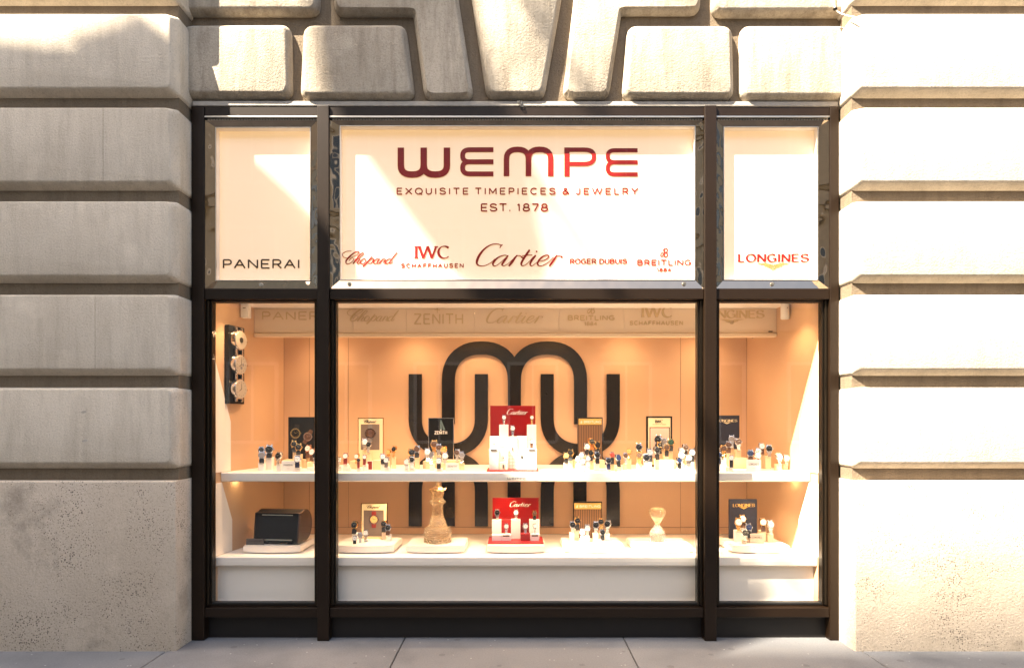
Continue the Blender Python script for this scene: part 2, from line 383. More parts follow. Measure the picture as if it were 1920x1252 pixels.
def glass(name, tint=(1, 1, 1), refl=.05):
    m = bpy.data.materials.new(name); m.use_nodes = True; t = m.node_tree; t.nodes.clear()
    o = t.nodes.new('ShaderNodeOutputMaterial'); mx = t.nodes.new('ShaderNodeMixShader')
    tr = t.nodes.new('ShaderNodeBsdfTransparent'); tr.inputs[0].default_value = (*tint, 1)
    gl = t.nodes.new('ShaderNodeBsdfGlossy'); gl.inputs['Roughness'].default_value = .01
    lw = t.nodes.new('ShaderNodeLayerWeight'); lw.inputs[0].default_value = .5
    pw = t.nodes.new('ShaderNodeMath'); pw.operation = 'POWER'; pw.inputs[1].default_value = 4.5
    mr = t.nodes.new('ShaderNodeMapRange'); mr.inputs[3].default_value = refl; mr.inputs[4].default_value = 1
    L = t.links.new
    L(lw.outputs['Facing'], pw.inputs[0]); L(pw.outputs[0], mr.inputs[0]); L(mr.outputs[0], mx.inputs[0])
    L(tr.outputs[0], mx.inputs[1]); L(gl.outputs[0], mx.inputs[2]); L(mx.outputs[0], o.inputs[0])
    return m
M['glass'] = glass('window_glass', (.97, .97, .95), .055)
M['sign_glass'] = glass('sign_glass', (.99, .99, .99), .015)
def chrome():
    m, t, b = new('polished_chrome'); b.inputs['Metallic'].default_value = 1; b.inputs['Roughness'].default_value = .035
    b.inputs['Base Color'].default_value = (.31, .245, .185, 1)
    n = t.nodes.new('ShaderNodeTexNoise'); n.inputs['Scale'].default_value = 9; n.inputs['Detail'].default_value = 1
    tc = t.nodes.new('ShaderNodeTexCoord'); t.links.new(tc.outputs['Object'], n.inputs['Vector'])
    bp = t.nodes.new('ShaderNodeBump'); bp.inputs['Strength'].default_value = .25; bp.inputs['Distance'].default_value = .012
    t.links.new(n.outputs[0], bp.inputs['Height']); t.links.new(bp.outputs[0], b.inputs['Normal'])
    return m
M['chrome'] = chrome()
M['backlit'] = plain('backlit_panel', (.60, .585, .56), .45, emit=(1, .60, .24), es=.095, var=0)
def crystal(name='amber_crystal', col=(1, .80, .52), tr=.92, metal=0):
    m, t, b = new(name)
    b.inputs['Base Color'].default_value = (*col, 1); b.inputs['Roughness'].default_value = .06
    b.inputs['Metallic'].default_value = metal; b.inputs['Transmission Weight'].default_value = tr; b.inputs['IOR'].default_value = 1.5
    v = t.nodes.new('ShaderNodeTexVoronoi'); v.inputs['Scale'].default_value = 120
    tc = t.nodes.new('ShaderNodeTexCoord'); t.links.new(tc.outputs['Object'], v.inputs['Vector'])
    bp = t.nodes.new('ShaderNodeBump'); bp.inputs['Strength'].default_value = .5; bp.inputs['Distance'].default_value = .004
    t.links.new(v.outputs['Distance'], bp.inputs['Height']); t.links.new(bp.outputs[0], b.inputs['Normal'])
    return m
M['crystal'] = crystal()
def paving():
    m, t, b = new('concrete_paving'); N = t.nodes; L = t.links.new
    tc = N.new('ShaderNodeTexCoord')
    def noise(s, d, r=.6):
        n = N.new('ShaderNodeTexNoise'); n.inputs['Scale'].default_value = s; n.inputs['Detail'].default_value = d; n.inputs['Roughness'].default_value = r
        L(tc.outputs['Object'], n.inputs['Vector']); return n.outputs[0]
    cr = N.new('ShaderNodeValToRGB'); cr.color_ramp.elements[0].position = .3; cr.color_ramp.elements[1].position = .72
    cr.color_ramp.elements[0].color = (.11, .112, .117, 1); cr.color_ramp.elements[1].color = (.195, .198, .204, 1)
    L(noise(2.2, 7), cr.inputs[0])
    mx = N.new('ShaderNodeMix'); mx.data_type = 'RGBA'; mx.blend_type = 'MULTIPLY'; mx.inputs[0].default_value = .5
    c2 = N.new('ShaderNodeValToRGB'); c2.color_ramp.elements[0].position = .35; c2.color_ramp.elements[0].color = (.6, .6, .6, 1); c2.color_ramp.elements[1].position = .6
    L(noise(120, 4), c2.inputs[0]); L(cr.outputs[0], mx.inputs[6]); L(c2.outputs[0], mx.inputs[7])
    # pale and dark chips
    v = N.new('ShaderNodeTexVoronoi'); v.inputs['Scale'].default_value = 16; L(tc.outputs['Object'], v.inputs['Vector'])
    lt = N.new('ShaderNodeMath'); lt.operation = 'LESS_THAN'; lt.inputs[1].default_value = .07; L(v.outputs['Distance'], lt.inputs[0])
    m2 = N.new('ShaderNodeMix'); m2.data_type = 'RGBA'; L(lt.outputs[0], m2.inputs[0]); L(mx.outputs[2], m2.inputs[6]); m2.inputs[7].default_value = (.34, .33, .32, 1)
    g = N.new('ShaderNodeTexVoronoi'); g.inputs['Scale'].default_value = 5.5; L(tc.outputs['Object'], g.inputs['Vector'])
    gl = N.new('ShaderNodeMath'); gl.operation = 'LESS_THAN'; gl.inputs[1].default_value = .10; L(g.outputs['Distance'], gl.inputs[0])
    m3 = N.new('ShaderNodeMix'); m3.data_type = 'RGBA'; fm = N.new('ShaderNodeMath'); fm.operation = 'MULTIPLY'; fm.inputs[1].default_value = .45
    L(gl.outputs[0], fm.inputs[0]); L(fm.outputs[0], m3.inputs[0]); L(m2.outputs[2], m3.inputs[6]); m3.inputs[7].default_value = (.06, .058, .058, 1)
    st = N.new('ShaderNodeMapRange'); st.inputs[1].default_value = .5; st.inputs[2].default_value = .75; L(noise(1.1, 8, .75), st.inputs[0])
    m4 = N.new('ShaderNodeMix'); m4.data_type = 'RGBA'; f4 = N.new('ShaderNodeMath'); f4.operation = 'MULTIPLY'; f4.inputs[1].default_value = .5
    L(st.outputs[0], f4.inputs[0]); L(f4.outputs[0], m4.inputs[0]); L(m3.outputs[2], m4.inputs[6]); m4.inputs[7].default_value = (.09, .085, .08, 1)
    L(m4.outputs[2], b.inputs['Base Color']); b.inputs['Roughness'].default_value = .8
    bp = N.new('ShaderNodeBump'); bp.inputs['Strength'].default_value = .3; bp.inputs['Distance'].default_value = .004
    L(noise(60, 6, .7), bp.inputs['Height']); L(bp.outputs[0], b.inputs['Normal'])
    return m
M['paving'] = paving()
M['asphalt'] = plain('asphalt', (.05, .05, .052), .9, var=.3, bs=80, bump=.4)
M['dirt'] = plain('joint_dirt', (.05, .045, .04), .95)
M['cloth'] = plain('flag_cloth', (.45, .42, .38), .8)
M['far_stone'] = plain('far_stone', (.42, .37, .30), .8, var=.2, bs=1.5)
M['far_glass'] = plain('far_glass', (.04, .05, .07), .1, 0, .8)

# ------------------------------------------------------------------ ground
bm = NB(); box(bm, -60, 60, -17.5, 40, -.25, -.016)
setp(obj('ground', bm, M['dirt']), 'dark ground below the paving', None, None, 'structure')
bm = NB()
xs = [-1.87 + 1.245 * k for k in range(-5, 9)]
ys = [-4.4, -3.0, -1.62, .06]
for i in range(len(xs) - 1):
    for j in range(len(ys) - 1):
        box(bm, xs[i] + .003, xs[i + 1] - .003, ys[j] + .003, ys[j + 1] - .003, -.014, 0, .003, 1)
setp(obj('sidewalk', bm, M['paving']), None, None, None, 'structure')
bm = NB(); box(bm, -60, 60, -4.55, -4.405, -.2, .002, .01); setp(obj('kerb', bm, M['paving']), None, None, None, 'structure')
bm = NB(); box(bm, -60, 60, -15, -4.56, -.3, -.14); setp(obj('road', bm, M['asphalt']), None, None, None, 'structure')
bm = NB(); box(bm, -60, 60, -17.6, -15.01, -.3, 0.0); setp(obj('far_sidewalk', bm, M['paving']), None, None, None, 'structure')

# ------------------------------------------------------------------ stone facade
def rblock(bm, face, outer, yf, r, yb, rnd, seg=3):
    t = bmesh.new()
    a = [t.verts.new((x, yf, z)) for x, z in face]; b = [t.verts.new((x, yf + r, z)) for x, z in outer]; c = [t.verts.new((x, yb, z)) for x, z in outer]
    n = len(face); t.faces.new(a)
    for i in range(n):
        j = (i + 1) % n
        t.faces.new([a[i], b[i], b[j], a[j]]); t.faces.new([b[i], c[i], c[j], b[j]])
    t.faces.new(list(reversed(c)))
    if rnd:
        ed = [e for e in t.edges if (e.verts[0] in a) or (e.verts[1] in a)]
        bmesh.ops.bevel(t, geom=ed, offset=rnd, segments=seg, affect='EDGES', profile=.5, clamp_overlap=True)
    merge(bm, t)
JOINT = {3: 193, 1: 178}
facade = thing('stone_building', 'rusticated limestone building front round the shop window, with pitted granite plinth', 'building', (0, -.165, 0))
YF = -.165; T0 = .912; PITCH = .503
for sgn in (-1, 1):
    xj = 1.818 if sgn < 0 else 1.824
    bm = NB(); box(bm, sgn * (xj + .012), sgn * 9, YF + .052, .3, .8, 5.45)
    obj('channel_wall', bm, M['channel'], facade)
    for k in range(9):
        zb = T0 + PITCH * k + .064; zt = T0 + PITCH * (k + 1)
        zb0 = T0 + PITCH * k + .064
        bm = NB()
        xjoin = sgn * 5.2
        xin = sgn * xj; xo = sgn * 9
        for (p, q, inner) in ((xin, xjoin + sgn * -.0012, True), (xjoin + sgn * .0012, xo, False)):
            lo, hi = min(p, q), max(p, q)
            l = .034 if (inner and sgn > 0) else 0; r_ = .034 if (inner and sgn < 0) else 0
            face = [(lo + l, zb + .034), (hi - r_, zb + .034), (hi - r_, zt - .011), (lo + l, zt - .011)]
            outer = [(lo, zb), (hi, zb), (hi, zt), (lo, zt)]
            if inner:
                rr_ = .03
                def rc(pp, idx):
                    o_ = []
                    for i_, p_ in enumerate(pp):
                        if i_ in idx:
                            a_, c_, b_ = Vector(pp[i_ - 1]), Vector(p_), Vector(pp[(i_ + 1) % 4])
                            q_, w_ = c_ + (a_ - c_).normalized() * rr_, c_ + (b_ - c_).normalized() * rr_
                            for k_ in range(4):
                                t_ = k_ / 3; o_.append(tuple(q_ * (1 - t_) ** 2 + c_ * 2 * t_ * (1 - t_) + w_ * t_ ** 2))
                        else: o_.append(p_)
                    return o_
                idx = (1, 2) if sgn < 0 else (0, 3)
                face = rc(face, idx); outer = rc(outer, idx)
            rblock(bm, face, outer, YF, .045, .28, .011)
        if sgn < 0 and k in JOINT:
            xx = (JOINT[k] - 965) * .0028625
            box(bm, xx, xx + .0016, YF - .0004, YF + .002, zb + .036, zt - .013, mi=1)
        obj('stone_course', bm, [M['limestone'], M['channel']], facade, smooth=40)
    bm = NB()
    rblock(bm, [(min(sgn * (xj + .004), sgn * 9), 0 - .05), (max(sgn * (xj + .004), sgn * 9), -.05), (max(sgn * (xj + .004), sgn * 9), T0 - .006), (min(sgn * (xj + .004), sgn * 9), T0 - .006)],
           [(min(sgn * xj, sgn * 9), -.05), (max(sgn * xj, sgn * 9), -.05), (max(sgn * xj, sgn * 9), T0), (min(sgn * xj, sgn * 9), T0)], YF - .004, .008, .28, .004, 2)
    obj('plinth', bm, M['granite'], facade, smooth=40)
# wall above the window
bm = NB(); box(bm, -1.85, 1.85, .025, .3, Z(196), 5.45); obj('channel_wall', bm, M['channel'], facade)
bm = NB(); box(bm, -9, 9, YF + .02, .3, 5.452, 17); obj('upper_wall', bm, M['limestone'], facade)
YV = -.03
def offs(pts, d):
    n = len(pts); out = []
    area = sum(pts[i][0] * pts[(i + 1) % n][1] - pts[(i + 1) % n][0] * pts[i][1] for i in range(n))
    sg = 1 if area > 0 else -1
    for i in range(n):
        a, p, b = Vector(pts[i - 1]), Vector(pts[i]), Vector(pts[(i + 1) % n])
        d1 = (p - a).normalized(); d2 = (b - p).normalized()
        n1 = Vector((d1.y, -d1.x)) * sg; n2 = Vector((d2.y, -d2.x)) * sg
        dd = d[i - 1] if isinstance(d, (list, tuple)) else d; de = d[i] if isinstance(d, (list, tuple)) else d
        # intersect the two offset lines
        m = d1.x * d2.y - d1.y * d2.x
        q1 = p + n1 * dd; q2 = p + n2 * de
        if abs(m) < 1e-3: out.append(tuple(q1)); continue
        t_ = ((q2.x - q1.x) * d2.y - (q2.y - q1.y) * d2.x) / m
        out.append(tuple(q1 + d1 * t_))
    return out
def rpoly(pts, rr, n=3):
    out = []
    N_ = len(pts)
    for i in range(N_):
        a, p, b = Vector(pts[i - 1]), Vector(pts[i]), Vector(pts[(i + 1) % N_])
        u, v = (a - p).normalized(), (b - p).normalized()
        q, w_ = p + u * rr, p + v * rr
        for k in range(n + 1):
            t_ = k / n
            out.append(tuple(q * (1 - t_) ** 2 + p * 2 * t_ * (1 - t_) + w_ * t_ ** 2))
    return out
blocks = [
 ('left lower', [(345, 50), (534, 49), (536, 172), (345, 172)]),
 ('left mid', [(574, 50), (752, 49), (768, 174), (568, 174)]),
 ('left crossette', [(632, -160), (838, -160), (852, 0), (879, 174), (802, 174), (780, 14), (632, 14)]),
 ('keystone', [(868, -160), (893, 0), (919, 172), (1014, 172), (1044, 0), (1064, -160)]),
 ('right crossette', [(1096, -160), (1084, 0), (1064, 172), (1136, 172), (1160, 12), (1308, 12), (1308, -160)]),
 ('right mid', [(1186, 51), (1368, 51), (1371, 174), (1176, 174)]),
 ('right lower', [(1399, 51), (1590, 51), (1590, 176), (1399, 176)]),
 ('left top', [(345, -160), (588, -160), (588, 14), (345, 14)]),
 ('right top', [(1345, -160), (1590, -160), (1590, 16), (1345, 16)]),
]
for nm, pp in blocks:
    pts = rpoly([(X(a, YV), Z(b, YV)) for a, b in pp], .032)
    bm = NB(); rblock(bm, pts, offs(pts, .024), YV, .034, .2, .011)
    # slight hand-cut irregularity
    for v in bm.verts:
        if v.co.y < 0: v.co += Vector((random.uniform(-1, 1), random.uniform(-.3, .3), random.uniform(-1, 1))) * .0016
    obj('keystone' if nm == 'keystone' else 'voussoir', bm, M['voussoir'], facade, smooth=40)
bm = NB(); box(bm, -1.812, 1.818, -.004, .12, Z(199.8), Z(190.5), .004, 2)
for v in bm.verts: v.co.z += .003 * math.sin(v.co.x * 9)
obj('lintel_strip', bm, M['sealant'], facade)

for a, b, q in ((157, 772, .010), (159, 826, .010), (283, 812, .004)):
    bm = NB(); p_ = P(a, b, YF); prism(bm, [(p_.x + q * 1.6 * math.cos(t_), p_.z + q * .7 * math.sin(t_ + .3) + random.uniform(-.001, .001)) for t_ in [k_ * math.pi / 6 for k_ in range(12)]], YF - .0006, YF + .002)
    obj('mortar_patch', bm, M['sealant'], facade)
# ------------------------------------------------------------------ shop window frame
win = thing('shop_window', 'dark bronze three bay shop window frame with large glass panes, in the stone opening', 'shop window', (0, 0, 0))
XL, XR = -1.8165, 1.8225
bm = NB(); box(bm, X(384), X(1555), .0, .14, Z(218), Z(200), .003); obj('head_rail', bm, M['bronze'], win)
for a, b in ((XL, X(383.5)), (X(1555.5), XR)):
    bm = NB(); box(bm, a, b, -.004, .14, 0.001, Z(200), .003); obj('jamb', bm, M['bronze'], win)
for a, b in ((596, 618), (1320, 1342.5)):
    bm = NB(); box(bm, X(a), X(b), -.014, .14, .001, Z(199.5), .003); obj('mullion', bm, M['bronze'], win)
bays = ((384, 595.5), (618.5, 1319.5), (1343, 1555))
for a, b in bays:
    bm = NB(); box(bm, X(a), X(b), 0, .13, Z(561), Z(541), .003); obj('transom', bm, M['bronze'], win)
    bm = NB(); box(bm, X(a), X(b), 0, .12, Z(1157), Z(1139), .003)
    box(bm, X(a) , X(b), .036, .06, Z(1138.8), Z(1135.5), .001, mi=0); obj('bottom_rail', bm, M['bronze'], win)
    bm = NB(); box(bm, X(a) - .001, X(b) + .001, .05, .12, .0005, Z(1157.5)); obj('base_panel', bm, M['bronze_dark'], win)
    bm = NB(); box(bm, X(a), X(b), -.006, .02, Z(221.2), Z(218.3), .001); obj('drip_trim', bm, M['silver'], win)
    bm = NB(); box(bm, X(a), X(b), .012, .04, Z(224.5), Z(221.4))
    n = int((b - a) / 5.2)
    for i in range(n):
        xx = X(a + 4 + i * 5.2); box(bm, xx, xx + .011, .008, .014, Z(223.8), Z(222), mi=1)
    obj('vent_strip', bm, [M['gasket'], M['silver']], win)
    # glazing beads and pane
    bm = NB()
    ia, ib, it, ibt = a + 8.5, b - 8.5, 563.5, 1132
    for q in ((a, a + 5.5, 561.3, 1135.3), (b - 5.5, b, 561.3, 1135.3)): box(bm, X(q[0]), X(q[1]), .018, .075, Z(q[3]), Z(q[2]), .002)
    for q in ((a + 6.6, a + 9, 561.3, 1135.3), (b - 9, b - 6.6, 561.3, 1135.3)): box(bm, X(q[0]), X(q[1]), .03, .075, Z(q[3]), Z(q[2]), .001)
    obj('glazing_bead', bm, M['bead'], win)
    bm = NB()
    for q in ((a + 5.5, a + 6.6, 561.3, 1135.3), (b - 6.6, b - 5.5, 561.3, 1135.3), (a + 9, b - 9, 561.3, 563.5), (a + 9, b - 9, 1132.5, 1135.3)): box(bm, X(q[0]), X(q[1]), .034, .074, Z(q[3]), Z(q[2]))
    obj('gasket', bm, M['gasket'], win)
    bm = NB(); vs = [bm.verts.new((x, .055, z)) for x, z in ((X(a + 6), Z(1134)), (X(b - 6), Z(1134)), (X(b - 6), Z(562)), (X(a + 6), Z(562)))]; bm.faces.new(vs)
    obj('glass_pane', bm, M['glass'], win)

# ------------------------------------------------------------------ backlit signs in the transom
def sign(a, b, c, d, e, label):
    """a,b inner left/right; c inner top; d inner bottom; e bay bounds"""
    t = thing('lightbox_sign', label, 'sign', (X((a + b) / 2), .05, Z(d)))
    o = (X(e[0]), X(e[1]), Z(540.5), Z(225)); i = (X(a, .026), X(b, .026), Z(d, .026), Z(c, .026))
    bm = NB()
    O = [(o[0], o[2]), (o[1], o[2]), (o[1], o[3]), (o[0], o[3])]; I = [(i[0], i[2]), (i[1], i[2]), (i[1], i[3]), (i[0], i[3])]
    ov = [bm.verts.new((x, .004, z)) for x, z in O]; iv = [bm.verts.new((x, .026, z)) for x, z in I]; bv = [bm.verts.new((x, .118, z)) for x, z in I]; kv = [bm.verts.new((x, .118, z)) for x, z in O]
    for k in range(4):
        j = (k + 1) % 4
        bm.faces.new([ov[k], ov[j], iv[j], iv[k]]); bm.faces.new([iv[k], iv[j], bv[j], bv[k]]).material_index = 1; bm.faces.new([ov[k], kv[k], kv[j], ov[j]])
    obj('bezel', bm, [M['chrome'], M['cream']], t)
    # thin bright inner lip and mitre lines
    bm = NB()
    for k in range(4):
        j = (k + 1) % 4
        p, q = Vector(I[k]), Vector(I[j])
        lo = (min(p.x, q.x) - .0022, max(p.x, q.x) + .0022, min(p.y, q.y) - .0022, max(p.y, q.y) + .0022)
        box(bm, *(lo[0], lo[1]), .021 + .0004 * (k % 2), .030, lo[2], lo[3], .0008)
    obj('inner_trim', bm, M['silver'], t)
    bm = NB(); box(bm, i[0] + .0005, i[1] - .0005, .070, .117, i[2] + .0005, i[3] - .0005); obj('light_panel', bm, M['backlit'], t)
    bm = NB(); bm.faces.new([bm.verts.new((x, .032, z)) for x, z in I]); obj('cover_glass', bm, M['sign_glass'], t)
    return t
YS = .0668
def sx(p): return X(p, YS)
def sz(p): return Z(p, YS)
s1 = sign(405, 582, 240, 526, (384, 595.5), 'small backlit sign with one black wide-lettered name, left of the central sign')
s2 = sign(638, 1303, 237, 525, (618.5, 1319.5), 'wide backlit sign with large rounded red lettering above the central window pane')
s3 = sign(1357, 1533, 239, 525, (1343, 1555), 'small backlit sign with red serif lettering over a winged hourglass, above right pane')
bm = NB(); text(bm, 'PANERAI', sx(418), sx(561), sz(487), sz(502.5), YS, .0078, .3); obj('lettering', bm, M['dark_letter'], s1)
mpw = lambda u, v: (sx(720 + u / 3.84), sz(260 + v / 3.84))
bm = NB(); wempe(bm, mpw, YS, .003); obj('lettering', bm, M['red_letter'], s2)
bm = NB(); wempe(bm, mpw, YS + .0012, .001, 1.13); obj('lettering_rim', bm, M['letter_rim'], s2)
bm = NB(); text(bm, 'EXQUISITE TIMEPIECES & JEWELRY', sx(744), sx(1196), sz(353), sz(364), YS, .0062, .55); obj('lettering', bm, M['red_letter'], s2)
bm = NB(); text(bm, 'EST. 1878', sx(902), sx(1027), sz(382.5), sz(395.5), YS, .0072, .35); obj('lettering', bm, M['red_letter'], s2)
bm = NB(); script(bm, 'Chopard', sx(641.5), sx(745), sz(470), sz(499.5), YS, bold=1.25); obj('lettering', bm, M['red_letter'], s2)
bm = NB(); text(bm, 'IWC', sx(779), sx(843), sz(461.5), sz(484), YS, .015, .18, True, .24)
text(bm, 'SCHAFFHAUSEN', sx(752), sx(869), sz(494.5), sz(501.5), YS, .0046, .5); obj('lettering', bm, M['red_letter'], s2)
bm = NB(); script(bm, 'Cartier', sx(891), sx(1056), sz(456.5), sz(499), YS); obj('lettering', bm, M['red_letter'], s2)
bm = NB(); text(bm, 'ROGER DUBUIS', sx(1069), sx(1175), sz(485.5), sz(494), YS, .0066, .3, True, .5); obj('lettering', bm, M['red_letter'], s2)
def bmark(bm, cx, cz, h, y, wd, t=.003):
    """flowing B mark"""
    k = h / 100
    for s_ in ([(-8, 90, 1), (-2, 60, 1.4), (-12, 30, 1.6), (-35, 8, 1.4), (-48, 22, 1), (-38, 45, 1), (-15, 60, 1)],
               [(-20, 78, .9), (5, 100, 1), (32, 92, 1.4), (28, 65, 1.6), (5, 52, 1)], [(5, 52, 1), (30, 45, 1.4), (32, 18, 1.7), (10, 2, 1.2), (-8, 10, .9)], [(0, 96, 1), (0, 12, 1.3)]):
        ribbon(bm, catmull([(cx + a * k, cz + b * k, wd * c) for a, b, c in s_], 5), y - .0001 * random.random(), t)
bm = NB(); text(bm, 'BREITLING', sx(1195), sx(1296), sz(487.5), sz(497), YS, .0058, .32); text(bm, '1884', sx(1232), sx(1258), sz(503), sz(509), YS, .0042, .3)
bmark(bm, sx(1246), sz(482), .05, YS, .0034); obj('lettering', bm, M['red_letter'], s2)
bm = NB(); text(bm, 'LONGINES', sx(1385), sx(1516), sz(476.5), sz(490.5), YS, .0115, .3, True, .32); obj('lettering', bm, M['red_letter'], s3)
def wings(bm, cx, zt, w_, y, t=.002):
    """winged hourglass mark: half span w_, top at zt"""
    k = w_
    for sg in (-1, 1):
        for q, (z0, l) in enumerate(((0, 1), (-.07, .85), (-.14, .66), (-.21, .45))):
            ribbon(bm, [(cx + sg * k * .14, zt + z0 * k - .06 * k, k * .05), (cx + sg * k * .5, zt + (z0 * .6 - .0) * k - .01 * k, k * .07), (cx + sg * k * l, zt + z0 * .35 * k, k * .02)], y - .0001 * q, t)
    for pts in ([(-.11, -.06), (.11, -.06)], [(-.11, -.38), (.11, -.38)], [(-.11, -.06), (.11, -.38)], [(.11, -.06), (-.11, -.38)], [(-.11, -.06), (-.11, -.38)], [(.11, -.06), (.11, -.38)]):
        ribbon(bm, [(cx + a * k, zt + b * k, k * .035) for a, b in pts], y - .0006 - .0001 * random.random(), t)
bm = NB(); wings(bm, sx(1450), sz(494), .092, YS); obj('winged_mark', bm, M['gold_letter'], s3)
for t_, pp in ((s1, [(488, 533)]), (s2, [(654, 531.5), (1284, 531)]), (s3, [(1450, 531.5)])):
    for a, b in pp:
        bm = NB(); cyl(bm, (X(a), .012, Z(b)), (0, -1, 0), .0125, .012, 18, .010, bev=.002); cyl(bm, (X(a), .004, Z(b)), (0, -1, 0), .005, .006, 6)
        obj('screw_cap', bm, M['silver'], t_, smooth=40)

# ------------------------------------------------------------------ display case behind the glass
case = thing('display_case', 'cream two shelf display case with tan back wall behind the window glass', 'display case', (0, .09, 0))
def wallx(y, sg):   # inner x of the splayed side walls
    return sg * ((1.745 if sg < 0 else 1.755) - .18 * (y - .07))
YB = .85
ZT = 1.955
for sg in (-1, 1):
    bm = NB()
    a, b = wallx(.076, sg), wallx(YB, sg)
    pts = [(a, .076), (b, YB), (b + sg * .03, YB), (a + sg * .03, .076)]
    f = [bm.verts.new((x, y, .12)) for x, y in pts]; g = [bm.verts.new((x, y, 2.0)) for x, y in pts]
    bm.faces.new(f); bm.faces.new(g)
    for i in range(4): bm.faces.new([f[i], f[(i + 1) % 4], g[(i + 1) % 4], g[i]])
    obj('side_wall', bm, M['case_side'], case)
    # cream panels with a cut edge, 6 mm proud of the side wall
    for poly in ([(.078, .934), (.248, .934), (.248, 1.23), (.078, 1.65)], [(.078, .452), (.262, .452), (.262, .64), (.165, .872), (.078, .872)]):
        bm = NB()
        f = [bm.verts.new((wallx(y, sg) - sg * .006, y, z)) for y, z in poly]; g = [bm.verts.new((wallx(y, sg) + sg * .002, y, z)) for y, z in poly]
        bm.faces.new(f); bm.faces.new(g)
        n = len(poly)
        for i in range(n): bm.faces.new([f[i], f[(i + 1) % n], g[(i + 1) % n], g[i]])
        obj('cream_panel', bm, M['cream'], case)
bm = NB(); box(bm, -1.72, 1.72, YB + .004, YB + .05, .1, 2.0); obj('back_wall', bm, M['seam'], case)
cols = [wallx(YB, -1), X(580, YB), X(653, YB), X(1276, YB), wallx(YB, 1)]
bm = NB()
zs = [.45, Z(988, YB), 2.0]
for j in range(2):
    cc = cols if j else [cols[0], cols[1], cols[3], cols[4]]
    for i in range(len(cc) - 1): box(bm, cc[i] + .0015, cc[i + 1] - .0015, YB - .006 * (1 - j), YB + .008, zs[j] + .0015, zs[j + 1] - .0015)
obj('back_panel', bm, M['case_wall'], case)
bm = NB(); box(bm, -1.74, 1.75, .076, YB + .05, ZT, 2.02); obj('ceiling', bm, M['cream'], case)
def shelf(z, yf, th, name):
    bm = NB()
    xl, xr = wallx(yf, -1), wallx(yf, 1); bl, br = wallx(YB - .008, -1), wallx(YB - .008, 1)
    prof = [(0, -th * .95), (-.004, -th * .75), (-.006, -th * .3), (0, 0)]
    sec = [(yf + .012, z - th), (yf + .002, z - th * .86), (yf, z - th * .5), (yf, z - .006), (yf + .005, z)]
    L_ = [bm.verts.new((xl + .004, y, zz)) for y, zz in sec]; R_ = [bm.verts.new((xr - .004, y, zz)) for y, zz in sec]
    tl, tr = bm.verts.new((bl, YB - .008, z)), bm.verts.new((br, YB - .008, z)); dl, dr = bm.verts.new((bl, YB - .008, z - th)), bm.verts.new((br, YB - .008, z - th))
    for i in range(len(sec) - 1): bm.faces.new([L_[i], R_[i], R_[i + 1], L_[i + 1]])
    bm.faces.new([L_[-1], R_[-1], tr, tl]); bm.faces.new([L_[0], dl, dr, R_[0]]); bm.faces.new([tl, tr, dr, dl])
    bm.faces.new([*L_, tl, dl]); bm.faces.new([*reversed(R_), dr, tr][:0] or [*R_, tr, dr])
    return obj(name, bm, M['cream'], case)
ZU, ZLW = .932, .450
sh_u = shelf(ZU, .16, .056, 'upper_shelf'); sh_l = shelf(ZLW, .096, .058, 'lower_shelf')
bm = NB(); q = .158
mpl = lambda u, v: (X(950 + u / 1925 * 38.5 - 1, q), Z(893.6 + v / 300 * 6.6 - .6, q))
wempe(bm, mpl, q, .001, .7); obj('shelf_lettering', bm, M['ink'], sh_u)
bm = NB(); box(bm, wallx(.13, -1), wallx(.13, 1), .135, .16, .12, .394); obj('kick_panel', bm, M['cream'], case)
bm = NB(); box(bm, wallx(.1, -1), wallx(.1, 1), .0765, .1355, .12, Z(1131.5, .08), .002); obj('floor_ledge', bm, M['cream'], case)
# fascia with gold names
YFA = .50
bm = NB(); xl, xr = wallx(YFA, -1), wallx(YFA, 1)
cuts = [xl, X(662, YFA), X(762, YFA), X(890, YFA), X(1048, YFA), X(1170, YFA), xr]
for i in range(len(cuts) - 1): box(bm, cuts[i] + .0008, cuts[i + 1] - .0008, YFA, YFA + .02, Z(624, YFA), ZT - .001)
box(bm, xl + .002, xr - .002, YFA - .012, YFA + .03, Z(632, YFA), Z(625, YFA), .004)
fas = obj('fascia', bm, M['fascia'], case)
def fx(p): return X(p, YFA)
def fz(p): return Z(p, YFA)
y_ = YFA - .004
def fl(): obj('fascia_lettering', bm, M['fascia_gold'], fas)
bm = NB(); text(bm, 'PANERAI', fx(492), fx(628), fz(585), fz(599), y_, .008, .3, t=.004); fl()
bm = NB(); script(bm, 'Chopard', fx(651), fx(748), fz(579), fz(607), y_, .004, 1.5); fl()
bm = NB(); text(bm, 'ZENITH', fx(777), fx(868), fz(589), fz(607), y_, .009, .3, t=.004)
ribbon(bm, [(fx(820), fz(577), .008), (fx(820), fz(587), .004)], y_, .004); ribbon(bm, [(fx(815), fz(581), .004), (fx(825), fz(581), .004)], y_ - .0002, .004); fl()
bm = NB(); script(bm, 'Cartier', fx(911), fx(1019), fz(578), fz(606), y_, .004, 1.25); fl()
bm = NB(); text(bm, 'BREITLING', fx(1065), fx(1152), fz(592), fz(600), y_, .0075, .3, t=.004); text(bm, '1884', fx(1096), fx(1119), fz(604), fz(610), y_, .005, .3, t=.004); bmark(bm, fx(1109), fz(588.5), .055, y_, .005, .004); fl()
bm = NB(); text(bm, 'IWC', fx(1204), fx(1261), fz(575), fz(594.5), y_, .017, .2, True, .3, t=.004); text(bm, 'SCHAFFHAUSEN', fx(1181), fx(1280), fz(602), fz(609), y_, .0055, .45, t=.004); fl()
bm = NB(); text(bm, 'LONGINES', fx(1314), fx(1432), fz(582), fz(596), y_, .013, .2, True, .3, t=.004); wings(bm, fx(1372), fz(599), .075, y_, .004); fl()
